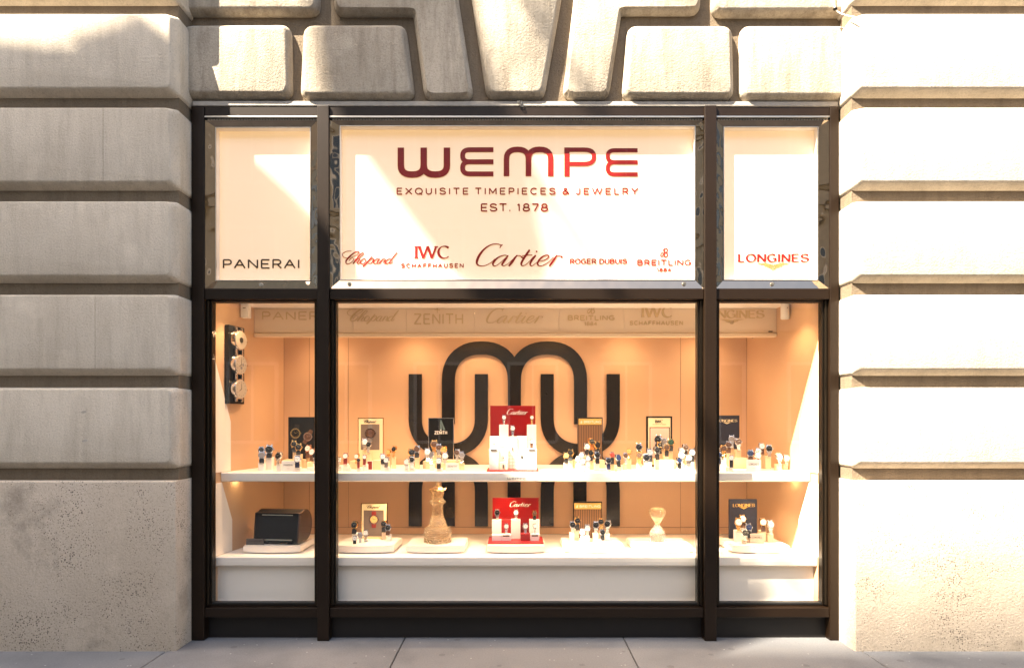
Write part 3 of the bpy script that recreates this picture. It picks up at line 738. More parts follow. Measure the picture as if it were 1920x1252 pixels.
# lamps
def spot(loc, tgt, e, size=70, blend=.8, col=(1, .69, .45), r=.02):
    l = bpy.data.lights.new('case_spot', 'SPOT'); l.energy = e; l.spot_size = rad(size); l.spot_blend = blend; l.color = col; l.shadow_soft_size = r
    o = bpy.data.objects.new('case_spot', l); COL.objects.link(o); o.location = loc
    o.rotation_euler = (Vector(loc) - Vector(tgt)).to_track_quat('Z', 'Y').to_euler()
    o.parent = case; o.location = Vector(loc) - Vector(case.location)
    return o
for px in (405, 560, 700, 830, 965, 1100, 1230, 1370, 1525):
    x = X(px, .2)
    x = max(-1.60, min(1.60, x))
    bm = NB(); cyl(bm, (x, .15, ZT - .004), (0, 0, -1), .035, .008, 20); o = obj('ceiling_lamp', bm, M['silver'], case)
    bm = NB(); cyl(bm, (x, .15, ZT - .0095), (0, 0, -1), .026, .003, 20); obj('lens', bm, M['lamp_glow'], o)
    spot((x, .15, ZT - .03), (x * .95, .24, .9), 2.8 if abs(x) > 1.5 else 5.2, 110, 1)
for px in (600, 770, 895, 1040, 1180, 1330):
    x = X(px, .62)
    bm = NB(); cyl(bm, (x, .64, ZT - .004), (0, 0, -1), .035, .008, 20); o = obj('ceiling_lamp', bm, M['silver'], case)
    bm = NB(); cyl(bm, (x, .64, ZT - .0095), (0, 0, -1), .026, .003, 20); obj('lens', bm, M['lamp_glow'], o)
    spot((x, .64, ZT - .03), (x, .76, .95), 2.6, 125, 1, r=.10)
pk = [448, 505, 560, 665, 722, 777, 835, 892, 946, 1001, 1055, 1110, 1165, 1221, 1276, 1350, 1415, 1480]
for i, px in enumerate(pk):
    x = X(px, .3)
    bm = NB(); cyl(bm, (x, .30, ZU - .060), (0, 0, -1), .030, .008, 20, .024, bev=.002); obj('shelf_lamp', bm, M['lens'], case, smooth=40)
    if i % 2 == 0 and i: spot((x, .30, ZU - .07), (x, .34, .45), 2.2, 120, 1, r=.02)
bm = NB(); box(bm, wallx(.62, 1) - .03, wallx(.62, 1) - .004, .5, .8, 1.80, 1.812); obj('track_rail', bm, M['black'], case)

# ------------------------------------------------------------------ wall emblem
YE = .832
def em(u): return X(u, YE)
def ez(v): return Z(v, YE)
emb = thing('wall_emblem', 'large dark glossy monogram of interlaced rounded strokes on the tan back wall', 'emblem', (em(964), YE, ez(988)))
bm = NB()
WD = 24.5 * K * (DC + YE) / DC
def er(pts, k): ribbon(bm, [(em(a), ez(b), WD) for a, b in pts], YE - .0009 * k, .016 + .0009 * k)
for c0 in (840.5, 1088):
    er([(c0 - 62, 701), (c0 - 62, 785)] + [p for p in sup(c0, 785, 62, 59, 180, 0, 22, 2.2)][1:-1] + [(c0 + 62, 785), (c0 + 62, 701)], 0)
    er([(c0 - 62, 986), (c0 - 62, 920)] + [p for p in sup(c0, 920, 62, -62, 180, 0, 22, 2.2)][1:-1] + [(c0 + 62, 920), (c0 + 62, 986)], 1)
er([(840.5, 795), (840.5, 715)] + sup(902.5, 715, 62, -63, 180, 0, 22, 2.3)[1:-1] + [(964.5, 715), (964.5, 820)], 2)
er([(964.5, 715)] + sup(1026.5, 715, 62, -63, 180, 0, 22, 2.3)[1:-1] + [(1088.5, 715), (1088.5, 795)], 3)
for c0 in (840.5, 964, 1087.5): er([(c0, 880), (c0, 986)], 2)
obj('monogram', bm, M['emblem'], emb)

# ------------------------------------------------------------------ watches
WC = {}
def wmesh(kind, mat):
    key = (kind, mat)
    if key in WC: return WC[key]
    bm = NB()
    if kind == 'case':           # radius 1, facing -y
        lathe(bm, [(.62, -.34), (.86, -.36), (.98, -.22), (1.0, 0), (.9, .2), (.5, .26)], n=20)
        bmesh.ops.rotate(bm, verts=bm.verts, cent=(0, 0, 0), matrix=Matrix.Rotation(rad(90), 3, 'X'))
        # lathe axis z -> y : front ring must be at -y
        for v in bm.verts: v.co.y = v.co.y
        for a in (-1, 1):
            for b in (-1, 1): box(bm, a * .42, a * .68, -.05, .22, b * .72, b * 1.22, .05)
        box(bm, .98, 1.16, -.08, .12, -.13, .13, .03)
    elif kind == 'dial':
        cyl(bm, (0, -.365, 0), (0, -1, 0), .80, .02, 24)
        light = mat in ('d_white', 'd_gold')
        for i in range(12):
            a = rad(30 * i); c = Vector((math.sin(a) * .64, -.381, math.cos(a) * .64))
            cyl(bm, c, (0, -1, 0), .05 if i % 3 else .075, .012, 6, mi=1)
        ribbon(bm, [(0, 0, .09), (-.34, .26, .06)], -.392, .008, mi=1); ribbon(bm, [(0, -.05, .07), (.42, .36, .04)], -.398, .008, mi=1)
    elif kind == 'strap':        # from z=0 (top of lower strap) down to z=-1, and over the back
        sec = [(-.10, 0), (.06, -.22), (.10, -.6), (.02, -1.0)]
        for i in range(3):
            (y0, z0), (y1, z1) = sec[i], sec[i + 1]
            w0, w1 = .72 - .04 * i, .68 - .04 * i
            v = [bm.verts.new(c) for c in ((-w0, y0, z0), (w0, y0, z0), (w1, y1, z1), (-w1, y1, z1), (-w0, y0 + .16, z0), (w0, y0 + .16, z0), (w1, y1 + .16, z1), (-w1, y1 + .16, z1))]
            for f in ((0, 1, 2, 3), (7, 6, 5, 4), (0, 4, 5, 1), (1, 5, 6, 2), (2, 6, 7, 3), (3, 7, 4, 0)): bm.faces.new([v[k] for k in f])
    elif kind == 'loop':         # upper strap curving back over the cuff
        n = 7; pr = None
        for i in range(n + 1):
            a = rad(100 * i / n); y = .05 + .75 * math.sin(a) ** 1.2; z = 1.0 + .32 * math.sin(a * 1.3) - .75 * (1 - math.cos(a)) ; wv = .66
            cur = [bm.verts.new(c) for c in ((-wv, y - .07, z + .05), (wv, y - .07, z + .05), (wv, y + .03, z - .1), (-wv, y + .03, z - .1))]
            if pr:
                for k in range(4): bm.faces.new([pr[k], pr[(k + 1) % 4], cur[(k + 1) % 4], cur[k]])
            else: bm.faces.new(cur)
            pr = cur
        bm.faces.new(list(reversed(pr)))
    elif kind == 'bracelet':
        for i in range(6):
            z0 = -i / 6; y = .06 * math.sin(i * .6)
            for c in (-1, 0, 1): box(bm, c * .34 - .15 + .01 * i * c * -1, c * .34 + .15 - .01 * i * c, y - (.03 if c == 0 else 0), y + .14, z0 - .15, z0, .03, 1)
    me = bpy.data.meshes.new('watch_' + kind)
    bmesh.ops.recalc_face_normals(bm, faces=bm.faces); bm.to_mesh(me); bm.free()
    me.materials.append(M[mat])
    if kind == 'dial': me.materials.append(M['ink'] if mat in ('d_white', 'd_gold') else M['steel'])
    if kind in ('case', 'loop', 'strap'):
        for p in me.polygons: p.use_smooth = True
        me.set_sharp_from_angle(angle=rad(40))
    WC[key] = me
    return me
DN = dict(w='d_white', k='d_black', b='d_blue', n='d_brown', g='d_gold', v='d_green', r='d_red', y='d_grey')
CN = dict(s='steel', g='gold', r='rose')
SN = dict(k='s_black', n='s_brown', r='s_red', b='s_navy', y='s_grey', w='s_white', o='s_orange', m=None)
DW = dict(w='white', k='black', b='blue', n='brown', g='golden', v='green', r='red', y='grey')
CW = dict(s='steel', g='gold', r='rose gold'); SW = dict(k='black strap', n='brown strap', r='red strap', b='navy strap', y='grey strap', w='white strap', o='orange strap', m='metal bracelet')
ORD = ['first', 'second', 'third', 'fourth', 'fifth', 'sixth', 'seventh', 'eighth', 'ninth', 'tenth', 'eleventh', 'twelfth', 'thirteenth', 'fourteenth', 'fifteenth', 'sixteenth', 'seventeenth', 'eighteenth', 'nineteenth', 'twentieth']
ORD += ['twenty-' + o for o in ORD[:9]]
def attach(name, me, parent, loc=(0, 0, 0), scale=(1, 1, 1)):
    o = bpy.data.objects.new(name, me); COL.objects.link(o); o.parent = parent; o.location = loc; o.scale = scale
    return o
def watch(px, py, y, rpx, code, top_py, label, group, yaw=None, tilt=None):
    """head centre at photo pixel, radius in pixels, strap runs to pixel row top_py"""
    p = P(px, py, y); k = K * (DC + y) / DC; r = rpx * k * 1.16
    yaw = random.uniform(-26, 26) if yaw is None else yaw
    t = thing('wristwatch', label, 'watch', p, group, (rad(-14 if tilt is None else tilt), 0, rad(yaw)))
    dial, cs, st = code
    a = attach('case', wmesh('case', CN[cs]), t, scale=(r, r, r))
    attach('dial', wmesh('dial', DN[dial]), t, scale=(r, r, r))
    ln = max(.5 * r, (p.z - Z(top_py, y)) - .62 * r)
    sm = CN[cs] if st == 'm' else SN[st]
    attach('strap', wmesh('bracelet' if st == 'm' else 'strap', sm), t, (0, .12 * r, -.62 * r), (r * 1.0, r, ln))
    attach('strap', wmesh('loop', sm), t, (0, 0, 0), (r, r, r))
    return t
BM_CACHE = {}
def block(a, b, top, bot, y, mat, label, group, depth=None, name='display_block', stamp=False, bev=.0015):
    k = K * (DC + y) / DC
    d = depth if depth else (b - a) * k
    zb = Z(bot, y)
    t = bmesh.new()
    w2 = (b - a) * k / 2
    box(t, -w2, w2, 0, d, 0, (bot - top) * k, bev, 1)
    if stamp: ribbon(t, [(-w2 * .45, (bot - top) * k - .010, .0016), (w2 * .45, (bot - top) * k - .010, .0016)], -.0004, .0006, mi=1)
    o = obj(name, t, [M[mat], M['grey_plate']])
    o.location = (X((a + b) / 2, y), y, zb)
    setp(o, label, 'display block' if name == 'display_block' else 'display riser' if name == 'display_riser' else 'card', group)
    return o
ZU_PY = lambda y: 790 + (EYE - ZU) / (K * (DC + y) / DC)
ZTR = .495
TR_PY = lambda y: 790 + (EYE - ZTR) / (K * (DC + y) / DC)
def row(origin, sc, items, where, floor, tag_):
    """items: (cx, cy, r, code, stand_x0, stand_x1, stand_top, y, mat) in crop pixels"""
    ox, oy = origin
    srt = sorted(range(len(items)), key=lambda i: items[i][0])
    rank = {i: n for n, i in enumerate(srt)}
    for i, it in enumerate(items):
        cx, cy, r, code, a, b, top, y, mat = it
        px, py = ox + cx / sc, oy + cy / sc
        o_ = ORD[rank[i]]
        n = f'{CW[code[1]]} watch, {DW[code[0]]} dial, {SW[code[2]]}, {o_} from left {where}'
        tp = oy + top / sc
        watch(px, py, y, r / sc, code, tp + 1.2, n, 'watches ' + where)
        fl = floor(y)
        hh = fl - tp
        hw = 'tall' if hh > 14 else 'short' if hh < 8 else 'mid height'
        cn = 'white' if mat == 'white' else 'tan'
        block(ox + a / sc, ox + b / sc, tp, fl, y + .004, mat, f'{hw} {cn} block under watch {o_} from left {where}', 'watch blocks ' + where, stamp=hh > 4)
def fl_u(y): return ZU_PY(y)
def fl_t(y): return TR_PY(y)
# code = dial, case, strap
U1 = [(190,705,50,'ksk',150,235,860,.40,'white'), (200,795,58,'ysk',135,240,930,.27,'white'), (335,695,66,'ksk',270,385,830,.33,'white'), (500,812,58,'ksm',460,545,950,.24,'white'),
      (780,600,50,'kgk',755,830,735,.52,'tan'), (862,655,55,'kgk',820,910,780,.46,'tan'), (840,872,54,'wsb',800,895,1010,.22,'white'), (1035,680,55,'wrn',1000,1075,840,.52,'tan'),
      (1110,742,55,'wrn',1075,1145,885,.46,'tan'), (1168,802,52,'ksm',1120,1190,945,.34,'white')]
row((470, 770), 9.6, U1, 'before the black poster', fl_u, 'u1')
U2 = [(48,752,52,'kgk',5,85,870,.45,'tan'), (150,880,40,'wsm',115,195,995,.26,'white'), (265,815,45,'wrr',225,310,950,.32,'white'), (470,822,42,'wgm',435,500,935,.40,'tan'), (500,887,30,'krr',470,545,1022,.22,'white'),
      (610,832,36,'wrr',575,660,962,.26,'white'), (615,562,50,'wsm',570,645,700,.58,'tan'), (685,605,46,'ksm',650,718,740,.53,'tan'), (935,825,46,'wsk',900,980,950,.30,'white'), (1003,890,46,'wsy',965,1055,1005,.24,'white'),
      (1043,745,42,'ggm',1008,1072,862,.46,'tan'), (1140,690,44,'kgm',1095,1165,825,.46,'tan')]
row((620, 770), 9.6, U2, 'around the cream poster', fl_u, 'u2')
U3 = [(215,922,46,'wsw',175,255,1020,.22,'white'), (310,880,46,'ksw',270,355,1020,.24,'white'), (300,750,55,'kgk',262,345,872,.42,'tan'), (403,690,55,'nsk',360,440,832,.42,'tan'), (590,742,54,'wsm',550,635,905,.42,'tan'),
      (665,790,46,'ysm',632,708,952,.28,'white'), (712,600,60,'ngm',665,750,745,.56,'tan'), (795,660,52,'nsm',760,830,795,.50,'tan'), (880,702,52,'ggm',845,915,830,.44,'tan'), (905,812,52,'wsm',865,940,935,.34,'tan'),
      (795,905,50,'wsk',755,855,1032,.22,'white'), (1125,750,48,'nsm',1085,1165,895,.40,'tan'), (1205,790,48,'ysm',1170,1250,942,.34,'tan')]
row((740, 770), 9.6, U3, 'around the dark spotlit poster', fl_u, 'u3')
U5 = [(205,805,47,'ggk',165,240,935,.30,'tan'), (285,757,52,'kgk',250,325,885,.38,'tan'), (420,870,46,'wsw',380,462,1000,.24,'white'), (487,800,48,'wsw',450,525,940,.34,'white'), (515,917,42,'wsw',470,558,1045,.19,'white'),
      (600,860,42,'wsw',565,635,985,.24,'white'), (580,645,52,'wsk',545,635,787,.46,'tan'), (660,553,52,'kgo',625,695,690,.58,'tan'), (770,618,55,'kgk',730,810,745,.54,'tan'), (655,760,50,'kgk',640,705,892,.38,'tan'),
      (765,797,52,'ksk',715,805,937,.28,'white')]
row((1040, 770), 9.6, U5, 'before the striped poster', fl_u, 'u5')
U6 = [(-380,902,48,'ksb',-415,-335,1045,.20,'white'), (-310,797,44,'rrk',-345,-268,952,.30,'tan'), (-200,846,52,'bsk',-250,-155,1000,.24,'tan'), (-70,810,42,'nsm',-105,-45,950,.34,'tan'), (-5,732,44,'ggm',-45,35,865,.42,'tan'),
      (175,657,54,'ksk',140,215,790,.50,'tan'), (185,802,52,'ngm',135,225,952,.30,'tan'), (305,845,58,'ksw',258,350,1005,.22,'white'), (370,752,56,'ysk',352,405,905,.32,'white'), (498,712,54,'ksk',465,550,872,.36,'tan'),
      (520,520,64,'kkk'.replace('kkk', 'ksk'),490,560,760,.60,'tan'), (630,552,50,'ysm',585,640,690,.60,'tan'), (545,612,46,'kgk',520,580,765,.54,'tan'), (675,662,48,'ngk',628,706,812,.44,'tan'), (750,567,54,'vgk',706,785,716,.52,'tan'),
      (945,725,52,'wsm',905,975,880,.44,'white'), (940,802,54,'wsm',925,995,950,.34,'white'), (900,897,46,'bsk',868,930,1030,.22,'white'), (1015,662,52,'nsk',985,1060,800,.48,'tan'), (1132,752,54,'wsk',1100,1170,905,.36,'white'),
      (1070,852,54,'wsy',1025,1090,990,.26,'white'), (1222,692,54,'ngn',1182,1270,872,.40,'tan'), (1282,632,44,'ngn',1268,1320,790,.48,'tan')]
row((1180, 770), 9.63, U6, 'near the framed pale poster', fl_u, 'u6')
U7 = [(172,802,44,'bsb',130,205,950,.24,'white'), (190,712,40,'nsm',205,250,880,.40,'white'), (258,682,52,'ngm',255,310,835,.40,'white'), (350,612,50,'nsn',320,370,750,.46,'tan'), (402,512,56,'ysm',382,442,652,.56,'tan'),
      (522,562,56,'nsm',472,575,695,.52,'tan'), (398,852,42,'wsk',325,430,1010,.24,'white'), (745,767,54,'bsn',700,790,900,.36,'white'), (885,730,50,'wsm',850,925,865,.42,'white'), (870,802,54,'wsr',835,915,885,.32,'white'),
      (947,642,50,'wsn',932,998,772,.46,'tan'), (1080,682,56,'ksm',1012,1118,817,.42,'tan'), (1262,832,58,'wsm',1210,1310,957,.30,'tan'), (1392,852,52,'wsm',1345,1425,960,.36,'tan')]
row((1330, 770), 9.63, U7, 'right of the second mullion, upper shelf', fl_u, 'u7')
L2 = [(465,562,62,'kgk',420,525,718,.34,'white'), (470,822,42,'wsk',440,510,962,.25,'white'), (575,762,46,'ysm',540,615,900,.28,'white'), (685,717,48,'wsm',650,730,842,.30,'white'), (1040,540,52,'kgk',1000,1078,690,.38,'beige'), (1118,612,54,'ksn',1090,1178,747,.34,'white')]
row((620, 930), 10.43, L2, 'on the second tray', fl_t, 'l2')
L5 = [(405,537,54,'kgk',358,440,697,.38,'beige'), (322,612,50,'ksm',268,355,752,.34,'white'), (500,747,48,'wsw',452,545,910,.26,'white'), (592,672,50,'wsm',552,635,812,.30,'white'), (745,617,54,'ksm',692,790,767,.32,'white'),
      (835,557,50,'kgm',800,870,720,.38,'beige'), (862,747,46,'ksk',815,910,882,.28,'white'), (957,597,54,'ksm',907,995,767,.34,'white')]
row((1040, 920), 9.63, L5, 'on the fifth tray', fl_t, 'l5')
L7 = [(540,457,52,'wgn',505,575,590,.36,'white'), (478,512,56,'wgm',427,530,647,.32,'white'), (642,597,52,'bsk',612,670,752,.28,'beige'), (576,687,52,'ksm',547,610,800,.25,'beige'), (878,512,52,'wgn',832,930,652,.31,'tan'), (998,547,54,'wsm',952,1050,702,.31,'tan')]
row((1330, 920), 8.727, L7, 'on the rightmost tray', fl_t, 'l7')

# ------------------------------------------------------------------ cards, risers and posters on the shelves
def card(a, b, top, y, mat, label, lines=1, floor=fl_u, ink='grey_plate', writing=None):
    bot = floor(y)
    t = thing('name_card', label, 'card', (X((a + b) / 2, y), y, Z(bot, y)))
    bm = NB(); pbox(bm, a, b, top, bot, y, y + .012, .001); obj('board', bm, M[mat], t)
    h = bot - top; w_ = b - a
    bm = NB()
    if writing:
        text(bm, writing, X(a + w_ * .16, y - .001), X(b - w_ * .16, y - .001), Z(top + h * .30, y - .001), Z(top + h * .47, y - .001), y - .001, .0011, .3, t=.0008)
    ribbon(bm, [(X(a + w_ * .4, y - .001), Z(top + h * .72, y - .001), .0008), (X(b - w_ * .4, y - .001), Z(top + h * .72, y - .001), .0008)], y - .001, .0008)
    obj('lettering', bm, M[ink], t)
    return t
card(528, 552.3, 864, .23, 'white', 'white upright name card before the black poster', writing='PANERAI')
card(575.5, 590, 875.5, .24, 'white', 'low white card at foot of riser by left mullion')
card(643, 657.5, 876, .24, 'white', 'low white card by the red strapped watches left of the cream poster')
card(835.5, 860, 868, .23, 'white', 'white upright name card before the dark spotlit poster', writing='ZENITH')
card(1237.5, 1263, 862, .24, 'white', 'white upright name card below the pale framed poster', writing='IWC')
card(1400.5, 1426.5, 861.5, .23, 'white', 'white upright name card before the watches right of the navy board', writing='LONGINES')
card(1406.8, 1432.6, 1000.2, .27, 'beige', 'beige name card beside the navy board on the rightmost tray', floor=fl_t, writing='LONGINES')
card(461, 494, 1009.5, .22, 'grey_plate', 'dark bronze name plate before the black watch winder', floor=fl_t, ink='ink', writing='PANERAI')
for a, b, top, y, lb in ((529, 574, 861.8, .50, 'tan riser before the black poster, under two gold watches'), (575, 600, 866, .44, 'tan riser behind low card next to left mullion'), (656, 668, 864, .42, 'small tan riser left of the red picture card'),
                      (699, 714, 862.5, .36, 'small tan riser right of the red picture card'), (793, 807, 864.5, .46, 'tan riser at left foot of dark spotlit poster'), (808, 862, 862.3, .50, 'wide tan riser before the dark spotlit poster'),
                      (1076, 1134, 862.3, .50, 'wide tan riser before the striped poster'), (1239, 1268, 862.2, .44, 'tan riser below the pale framed poster'), (1376, 1402, 858.3, .46, 'tan riser before the navy board by second mullion')):
    block(a, b, top, fl_u(y), y, 'tan', lb, None, .09, 'display_riser')
t = thing('picture_card', 'small red floral picture card between cream poster and front watches', 'card', (X(693, .34), .34, ZU))
bm = NB(); pbox(bm, 688, 698.5, 863.5, fl_u(.34), .34, .346); obj('board', bm, M['white'], t)
bm = NB(); pbox(bm, 689, 697.5, 864.5, fl_u(.34) - 1, .3385, .34); obj('picture', bm, M['s_red'], t)

def poster(a, b, top, bot, y, frame, face, label, fr=1.2, name='poster'):
    """a..b , top..bot outer photo pixels"""
    t = thing('display_poster', label, 'poster', (X((a + b) / 2, y), y, Z(bot, y)))
    bm = NB(); pbox(bm, a, b, top, bot, y + .003, y + .018)
    for q in ((a, a + fr, top, bot), (b - fr, b, top, bot), (a + fr, b - fr, top, top + fr), (a + fr, b - fr, bot - fr, bot)): pbox(bm, *q, y, y + .016)
    obj('frame', bm, M[frame], t)
    bm = NB(); pbox(bm, a + fr, b - fr, top + fr, bot - fr, y + .002, y + .0055); obj('picture', bm, M[face], t)
    return t
def pic(t, y, a, b, c, d, mat, name='picture', off=.001):
    bm = NB(); pbox(bm, a, b, c, d, y - off + .002, y + .003); return obj(name, bm, M[mat], t)
def picwatch(t, y, cx, cy, r, cs, dl, st=None, ang=0):
    """a watch printed on a poster, in very low relief"""
    k = K * (DC + y) / DC; p = P(cx, cy, y); R = r * k
    bm = NB()
    if st:
        for s_ in (-1, 1):
            ax, az = math.sin(rad(ang)), math.cos(rad(ang))
            ribbon(bm, [(p.x + s_ * ax * R * .6, p.z + s_ * az * R * .6, R * 1.1), (p.x + s_ * ax * R * 1.75, p.z + s_ * az * R * 1.75, R * .85)], y - .0005, .001, mi=2)
    disc(bm, p.x, p.z, R, y - .0012, .001, 26, 0); disc(bm, p.x, p.z, R * .76, y - .0018, .001, 26, 1)
    ribbon(bm, [(p.x, p.z, R * .07), (p.x + R * .5, p.z + R * .2, R * .05)], y - .0022, .0006, mi=0); ribbon(bm, [(p.x, p.z, R * .08), (p.x - R * .25, p.z + R * .35, R * .06)], y - .0024, .0006, mi=0)
    for i in range(12):
        a_ = rad(30 * i); disc(bm, p.x + math.sin(a_) * R * .62, p.z + math.cos(a_) * R * .62, R * .05, y - .0021, .0004, 6, 0)
    box(bm, p.x + R * .95, p.x + R * 1.12, y - .0012, y, p.z - R * .1, p.z + R * .1)
    obj('picture', bm, [M[cs], M[dl], M[st or 's_black']], t)
yp = .64
t = poster(540.5, 589, 781.5, fl_u(yp), yp, 'black', 'black', 'tall black poster with two pictured watches, beside the left mullion', .8)
picwatch(t, yp, 554, 812, 9.6, 'gold', 'd_black', 's_black', 12); picwatch(t, yp, 577, 818.5, 8.2, 'rose', 'd_brown', 's_brown', 30)
t = poster(671, 719, 783, fl_u(yp), yp, 'gold', 'poster_cream', 'cream poster with black script and pictured steel watch, on upper shelf', 1.2)
bm = NB(); script(bm, 'Chopard', X(682, yp), X(706, yp), Z(786, yp), Z(793.5, yp), yp, .001, 1.8); obj('lettering', bm, M['ink'], t)
pic(t, yp, 676.5, 711.5, 795, 843, 'poster_grey'); picwatch(t, yp - .002, 694, 812, 9.5, 'rose', 'd_brown', 's_grey', 0)
t = poster(803, 851, 783, fl_u(yp), yp, 'steel', 'black', 'dark poster with white lettering under a spotlight beam, left of the red display', 1.2)
bm = NB()
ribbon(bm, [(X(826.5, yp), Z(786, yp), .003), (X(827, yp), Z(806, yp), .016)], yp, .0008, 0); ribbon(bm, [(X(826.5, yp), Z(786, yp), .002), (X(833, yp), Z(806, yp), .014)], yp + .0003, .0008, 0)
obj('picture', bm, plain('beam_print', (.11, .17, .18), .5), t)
bm = NB(); text(bm, 'ZENITH', X(815, yp), X(838, yp), Z(808, yp), Z(813.5, yp), yp - .001, .0035, .3, t=.001); ribbon(bm, [(X(826.5, yp), Z(805, yp), .005), (X(826.5, yp), Z(807.4, yp), .005)], yp - .001, .001); obj('lettering', bm, M['white'], t)
def striped(a, b, top, bot, y, label):
    t = poster(a, b, top, bot, y, 'black', 'black', label, 1.3)
    m = bpy.data.materials.get('striped_print')
    if not m:
        m, tt, bb = new('striped_print'); wv = tt.nodes.new('ShaderNodeTexWave'); wv.inputs['Scale'].default_value = 28; wv.inputs['Distortion'].default_value = 0
        tc = tt.nodes.new('ShaderNodeTexCoord'); cr = tt.nodes.new('ShaderNodeValToRGB')
        cr.color_ramp.elements[0].color = (.02, .01, .006, 1); cr.color_ramp.elements[1].color = (.26, .12, .045, 1)
        tt.links.new(tc.outputs['Object'], wv.inputs[0]); tt.links.new(wv.outputs[0], cr.inputs[0]); tt.links.new(cr.outputs[0], bb.inputs['Base Color'])
    bm = NB(); pbox(bm, a + 1.8, b - 1.8, top + 15, bot - 1.5, y + .001, y + .003); obj('picture', bm, m, t)
    bm = NB(); pbox(bm, a + 1.8, b - 1.8, top + 2.6, top + 14, y, y + .003, .001); h = obj('header', bm, M['poster_gold'], t)
    bm = NB(); text(bm, 'BREITLING', X(a + 12, y), X(b - 3.4, y), Z(top + 6.6, y), Z(top + 10.6, y), y - .001, .0022, .3, t=.001); bmark(bm, X(a + 7, y), Z(top + 11, y), .015, y - .001, .001, .001); obj('lettering', bm, M['white'], h)
striped(1083, 1130, 782, fl_u(yp), yp, 'brown striped poster with gold header, right of the red display on the upper shelf')
t = poster(1212, 1260.5, 780, fl_u(yp), yp, 'black', 'poster_cream', 'pale poster in black frame with serif letters, left of the right mullion', 3.2)
bm = NB(); text(bm, 'IWC', X(1229, yp), X(1243, yp), Z(787, yp), Z(792.5, yp), yp - .0005, .0045, .2, True, .25, t=.001); text(bm, 'SCHAFFHAUSEN', X(1224, yp), X(1248, yp), Z(794.5, yp), Z(796, yp), yp - .0005, .0007, .4, t=.001); obj('lettering', bm, M['ink'], t)
pic(t, yp, 1218, 1256, 800.5, 858, 'black'); pic(t, yp - .001, 1219.5, 1254.5, 802, 857, 'poster_pink'); picwatch(t, yp - .003, 1238, 838, 9, 'steel', 'd_black', 's_black', 0)
t = poster(1336, 1386.5, 778.5, fl_u(yp), yp, 'navy', 'navy', 'navy board with pale serif name, beside the right mullion on the upper shelf', .6)
bm = NB(); text(bm, 'LONGINES', X(1344.5, yp), X(1382, yp), Z(786, yp), Z(790.5, yp), yp - .0005, .0035, .18, True, .3, t=.001); wings(bm, X(1363, yp), Z(791.5, yp), .028, yp - .0005, .001); obj('lettering', bm, M['poster_cream'], t)
# lower shelf
yl = .43
t = poster(677, 726, 943, TR_PY(yl), yl, 'gold', 'poster_cream', 'cream poster with script lettering on the second tray, lower shelf', 1.2)
bm = NB(); script(bm, 'Chopard', X(687.5, yl), X(713, yl), Z(946, yl), Z(953.5, yl), yl, .001, 1.8); obj('lettering', bm, M['ink'], t)
pic(t, yl, 682, 719.5, 956, 1005, 'poster_grey'); picwatch(t, yl - .002, 701, 973.5, 8.8, 'rose', 'd_gold', 's_red', 0)
striped(1075, 1129, 940, TR_PY(.44), .44, 'brown striped poster with gold header on the lower shelf')
t = poster(1367.5, 1419.5, 935.5, TR_PY(yl), yl, 'navy', 'navy', 'navy board with gold serif name on the rightmost tray', .6)
bm = NB(); text(bm, 'LONGINES', X(1374.5, yl), X(1415, yl), Z(944, yl), Z(949.5, yl), yl - .0005, .0036, .18, True, .3, t=.001); wings(bm, X(1394.5, yl), Z(950.5, yl), .028, yl - .0005, .001); obj('lettering', bm, M['poster_gold'], t)

# trays
TY = .20
trays = [(456, 563.5, 'under the black watch winder'), (629, 738, 'under the cream poster'), (761, 870.5, 'under the amber chess piece'), (913, 1021, 'under the red display'), (1058, 1170, 'under the striped poster'), (1191, 1298, 'under the crystal hourglass'), (1373, 1481, 'under the navy board')]
for a, b, lb in trays:
    bm = NB(); x0, x1 = X(a, TY), X(b, TY); n = 12
    pts = [(x0 + (x1 - x0) * i / n, TY - .022 * (1 - (2 * i / n - 1) ** 2)) for i in range(n + 1)]
    pts += [(x1 + .004, .465), (x0 - .004, .465)]
    t = bmesh.new(); f = [t.verts.new((x, y, ZLW + .006)) for x, y in pts]; g = [t.verts.new((x, y, ZTR)) for x, y in pts]
    t.faces.new(f); t.faces.new(list(reversed(g)))
    for i in range(len(pts)): t.faces.new([f[i], g[i], g[(i + 1) % len(pts)], f[(i + 1) % len(pts)]])
    bmesh.ops.bevel(t, geom=[e for e in t.edges if abs(e.verts[0].co.z - e.verts[1].co.z) < 1e-5], offset=.005, segments=2, affect='EDGES')
    merge(bm, t)
    box(bm, x0 + .03, x1 - .03, TY + .03, .44, ZLW + .0005, ZLW + .006)
    o = obj('display_tray', bm, M['cream'], None, smooth=40)
    setp(o, 'cream curved front tray ' + lb, 'tray', 'trays along the lower shelf')

